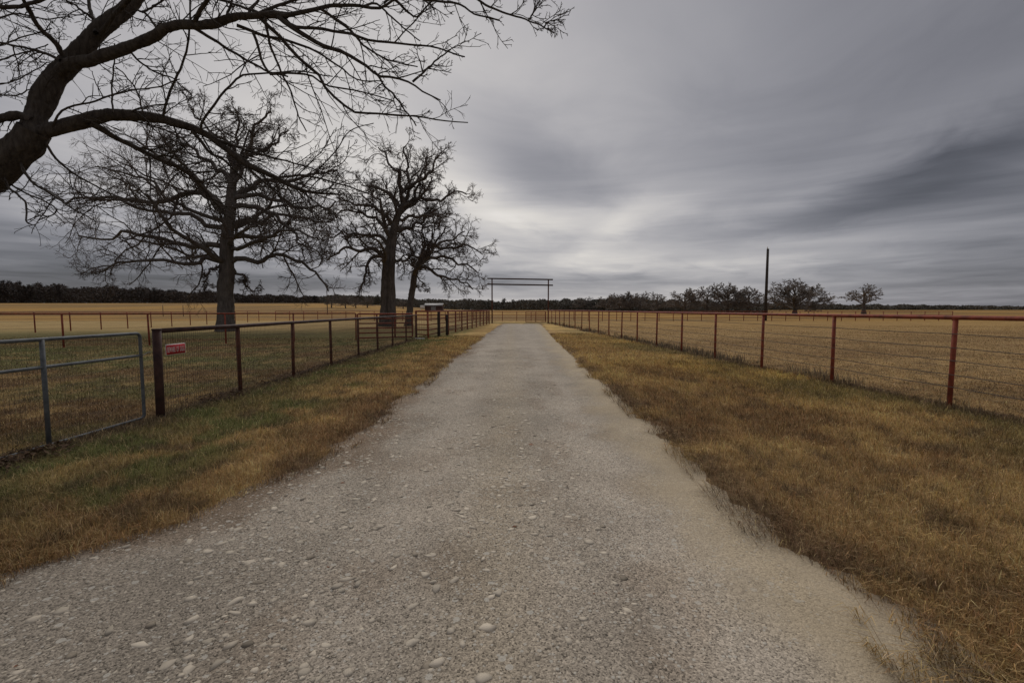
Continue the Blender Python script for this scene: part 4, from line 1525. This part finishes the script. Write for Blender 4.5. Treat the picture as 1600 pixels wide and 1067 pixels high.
GR = 'bare trees standing in the fields far behind the fences'
far_tree('broad', 1242, 441, 118, 'broad spreading bare oak standing just right of the tall pole', GR, 83, 0.6)
far_tree('sparse', 1350, 446, 122, 'lone sparse bare tree with a lopsided crown, farthest right', GR, 50, 2.2)
far_tree('round', 1169, 451, 124, 'bare tree nearest to the left of the tall pole', GR, 42, 1.0)
far_tree('round', 1137, 446, 128, 'tallest bare tree of the row left of the tall pole, between two lower crowns', GR, 48, 3.1)
far_tree('small', 1104, 448, 130, 'narrow bare tree in the row left of the tall pole, second from its left end', GR, 38, 0.3)
far_tree('round', 1070, 454, 126, 'rounded bare tree at the left end of the row left of the tall pole', GR, 46, 5.0)
far_tree('small', 1027, 460, 150, 'small lone bare tree between the row of oaks and the dense thicket', GR, 34, 4.0)
for i, (px_, ty, d_, lab) in enumerate((
        (1000, 459, 155, 'bare tree at the right end of the dense thicket right of the gateway'),
        (985, 458, 160, 'bare tree second from right in the dense thicket right of the gateway'),
        (968, 461, 158, 'bare tree in the middle of the dense thicket right of the gateway'),
        (950, 463, 165, 'bare tree left of the middle of the dense thicket right of the gateway'),
        (912, 466, 190, 'low bare tree at the left end of the dense thicket right of the gateway'))):
    far_tree(('small', 'round')[i % 2], px_, ty, d_, lab, GR, 32, i * 1.7)
for i, (px_, ty, d_, lab) in enumerate((
        (518, 462, 150, 'small bare tree in the left field, nearest the thin pole'),
        (540, 462, 148, 'small bare tree in the left field, taller one between thin pole and double trunk'),
        (556, 465, 155, 'low bare tree in the left field, just left of the double trunk oak'),
        (574, 466, 160, 'low bare tree in the left field, half behind the drooping branch of the tallest oak'),
        (630, 470, 170, 'low bare tree in the far field seen between the double trunk and the leaning oak'))):
    far_tree(('small', 'round')[i % 2], px_, ty, d_, lab, GR, 19, i * 2.1 + 0.4)

# woodland belts on the horizon: one mass of bare trees and brush
rg = np.random.default_rng(91)


def light_proto(seed, H, nb=70):
    """upright small forest tree: trunk plus ascending branches and twig sprays"""
    q = np.random.default_rng(seed)
    g = Geo()
    g.tubes(np.array([(0, 0, -0.5), (0.1, 0, H * 0.5), (0, 0.1, H * 0.9)]), np.array((0.2, 0.15, 0.05)), 4)
    n_ = nb
    z0 = H * (0.15 + 0.7 * q.random(n_))
    a = q.random(n_) * 6.283
    e = R(20) + R(50) * q.random(n_)
    L = H * (0.18 + 0.25 * q.random(n_)) * (1.2 - z0 / H)
    D = np.stack([np.cos(a) * np.cos(e), np.sin(a) * np.cos(e), np.sin(e)], 1)
    S = np.stack([np.zeros(n_), np.zeros(n_), z0], 1)
    P, rr = grow(S, D, L, np.full(n_, 0.08), 3, 0.2, (0, 0, 0.05), q, 0.5)
    g.tubes(P, rr, 3)
    s, d, Lc, Rc = spawn(P, rr, L, 6, 0.2, 1, (25, 70), (0.3, 0.6), (0.8, 1.0), q)
    P, rr = grow(s, d, Lc, np.maximum(Rc, 0.055), 2, 0.2, (0, 0, 0.06), q, 0.4)
    g.tubes(P, rr, 3)
    V = np.concatenate(g.V)
    return V, np.concatenate(g.Q)


lps = [light_proto(300 + i, 10) for i in range(4)]


def woodland(name, label, line, count, rows, hfun, mat, brush, seed):
    """line: list of (x/y slope, depth)"""
    q = np.random.default_rng(seed)
    ls = np.array(line, float)
    V, Qs, o_ = [], [], 0
    for i in range(count):
        t = ls[0, 0] + (ls[-1, 0] - ls[0, 0]) * (i + q.random()) / count
        d = np.interp(t, ls[:, 0], ls[:, 1]) * (1 + rows * q.random())
        x_, y_ = t * d, d
        z_ = float(terr(x_, y_))
        h_ = hfun(t) * (0.62 + 0.5 * q.random()) * (0.8 + 0.4 * float(vn(np.array([t * 14.0]), np.array([1.0]), seed)[0]))
        v_, f_ = lps[q.integers(0, 4)]
        s = h_ / 10
        a = q.random() * 6.283
        c, sn = math.cos(a) * s * 1.15, math.sin(a) * s * 1.15
        V.append(np.stack([v_[:, 0] * c - v_[:, 1] * sn + x_, v_[:, 0] * sn + v_[:, 1] * c + y_, v_[:, 2] * s + z_], 1))
        Qs.append(f_ + o_)
        o_ += len(v_)
    # undergrowth: small tilted leafy sprigs
    n_ = brush * 4
    t = ls[0, 0] + (ls[-1, 0] - ls[0, 0]) * q.random(n_)
    d = np.interp(t, ls[:, 0], ls[:, 1]) * (1 + rows * q.random(n_))
    hh = np.array([hfun(tt) for tt in t]) * (0.72 + 0.35 * vn(t * 60, np.zeros(n_), seed + 1)) * q.random(n_) ** 0.9
    x_, y_ = t * d, d
    c = np.stack([x_, y_, terr(x_, y_) + hh], 1)
    sz = (0.25 + 0.5 * q.random(n_)) * d / 260
    A = unit(q.normal(0, 1, (n_, 3))) * sz[:, None]
    Bv = unit(np.cross(A, q.normal(0, 1, (n_, 3)))) * (sz * 0.55)[:, None]
    BV = np.stack([c - A, c + Bv, c + A, c - Bv], 1).reshape(-1, 3)
    V.append(BV)
    Qs.append(np.arange(n_ * 4).reshape(-1, 4) + o_)
    me = mk(name, np.concatenate(V), np.concatenate(Qs))
    return props(link('woodland', me, mat), label, 'woods', kind='stuff')


woodland('left_woods', 'dark bare woods along the far edge of the left field', [(-1.35, 215), (-1.0, 250), (-0.7, 330), (-0.36, 470)], 260, 0.25,
         lambda t: float(np.interp(t, [-1.35, -1.12, -0.75, -0.55, -0.36], [12.5, 12.0, 10.5, 8.0, 6.5])), M_WOODS, 16000, 7)
M_WOODS2 = mat_mottled('woodland_green', (0.070, 0.068, 0.058), (0.130, 0.118, 0.096), 0.05, 0.98, 0)  # horizon haze painted in as a lighter base colour
woodland('middle_woods', 'low grey woods on the horizon behind the gateway', [(-0.42, 400), (0.0, 340), (0.3, 330), (0.62, 480)], 240, 0.25,
         lambda t: float(np.interp(t, [-0.42, -0.1, 0.1, 0.3, 0.62], [7.5, 8.5, 9.0, 9.5, 7.0])), M_WOODS2, 14000, 17)
woodland('right_woods', 'thin dark belt of woods on the horizon at the right', [(0.5, 480), (0.8, 700), (1.35, 900)], 150, 0.2,
         lambda t: float(np.interp(t, [0.5, 0.8, 1.0, 1.35], [8.0, 9.0, 8.0, 7.0])), M_WOODS2, 9000, 27)
# thick brush under the right-hand oaks
woodland('thicket', 'dark thicket at the foot of the bare trees right of the gateway', [(0.10, 200), (0.3, 165), (0.56, 135)], 60, 0.15,
         lambda t: float(np.interp(t, [0.10, 0.2, 0.29, 0.36, 0.56], [4.2, 5.2, 4.2, 2.8, 2.2])), M_WOODS2, 6000, 37)

# ------------------------------------------------------------------ poles, shed
def pole(label, px, top_py, d, r0, r1, tip=False, group=None, mat=None, cat='pole'):
    x_ = ray(px, 500)[0] * d
    z_ = float(terr(x_, d))
    top = CAM_Z + ray(px, top_py)[2] * d
    root = thing('utility_pole', label, cat, (x_, d, z_), group)
    H = top - z_
    link('shaft', Geo().tube([(0, 0, -0.5), (0, 0, H * 0.5), (0.0, 0, H)], [r0, (r0 + r1) / 2, r1], 12).mesh('pole_shaft', True), mat or M_WOOD, root, False)
    if tip:
        g = Geo()
        g.tube([(-0.05, 0, H - 0.02), (-0.06, 0, H + 0.12), (-0.06, 0, H + 0.3)], [0.05, 0.07, 0.03], 8)
        link('insulator', g.mesh('pole_insulator', True), m_white, root, False)
        link('ground_wire', Geo().tube([(-r0 - 0.01, -0.05, 0.2), (-r1 - 0.01, -0.05, H)], 0.012, 5).mesh('pole_wire', True), M_GALV, root, False)
    return root


pole('tall dark wooden pole without wires standing in the right field', 1195.5, 389, 63, 0.21, 0.15, True)
M_POLE = mat_bark('grey_pole', (0.06, 0.05, 0.045), (0.10, 0.09, 0.08), 6, 0.01)
pole('thin distant pole standing between the widest oak and the tallest oak', 512, 450, 95, 0.09, 0.07, False, None, M_POLE)
pole('thin short pole in the far left field, nearer the left edge', 255.5, 477, 85, 0.06, 0.05, False, 'thin poles in the left field', M_POLE)
pole('thin short pole in the far left field, nearer the widest oak', 287, 477, 85, 0.06, 0.05, False, 'thin poles in the left field', M_POLE)

sd_d = 150.0
sx0, sx1 = ray(664, 480)[0] * sd_d, ray(690.5, 480)[0] * sd_d
sz = float(terr(sx0, sd_d))
ez = CAM_Z + ray(670, 477.5)[2] * sd_d
rz_ = CAM_Z + ray(670, 474.2)[2] * sd_d
sz = min(sz, ez - 1.9)
shed = thing('barn', 'small dark barn with grey roof and pale lean-to beyond the leaning oak', 'barn', ((sx0 + sx1) / 2, sd_d, sz))
m_barn = mat_mottled('barn_boards', (0.05, 0.028, 0.024), (0.085, 0.05, 0.04), 2, 0.9, 0)
m_roof = mat_mottled('barn_roof', (0.16, 0.155, 0.15), (0.24, 0.23, 0.225), 1.5, 0.6, 0)
yb = sd_d + 4
g = Geo()
g.box((sx0, sd_d, sz - 0.5), (sx1, yb, ez))
ym = (sd_d + yb) / 2
for xx in (sx0, sx1):
    g.add([(xx, sd_d, ez), (xx, yb, ez), (xx, ym, rz_ - 0.06)], None, [(0, 1, 2)])
link('wall', g.mesh('barn_wall'), m_barn, shed)
g = Geo()
for ya, sg in ((sd_d - 0.35, 1), (yb + 0.35, -1)):
    e0 = ez - 0.08
    V = [(sx0 - 0.3, ya, e0), (sx1 + 0.3, ya, e0), (sx1 + 0.3, ym, rz_), (sx0 - 0.3, ym, rz_)]
    V += [(p[0], p[1], p[2] + 0.07) for p in V]
    g.add(V, [(0, 3, 2, 1), (4, 5, 6, 7), (0, 1, 5, 4), (1, 2, 6, 5), (2, 3, 7, 6), (3, 0, 4, 7)])
link('roof', g.mesh('barn_roof'), m_roof, shed)
g = Geo()
g.box(((sx0 + sx1) / 2 - 0.8, sd_d - 0.05, sz - 0.2), ((sx0 + sx1) / 2 + 0.8, sd_d - 0.002, ez - 0.3))
link('door', g.mesh('barn_door'), m_roof, shed)
g = Geo()
g.box((sx0 - 1.5, sd_d - 0.3, ez - 1.15), (sx0 - 0.01, sd_d + 2.5, ez + 0.1))
g.box((sx0 - 1.5, sd_d - 0.3, sz - 0.5), (sx0 - 1.35, sd_d - 0.15, ez - 1.15))
link('lean_to', g.mesh('barn_lean_to'), m_white, shed)
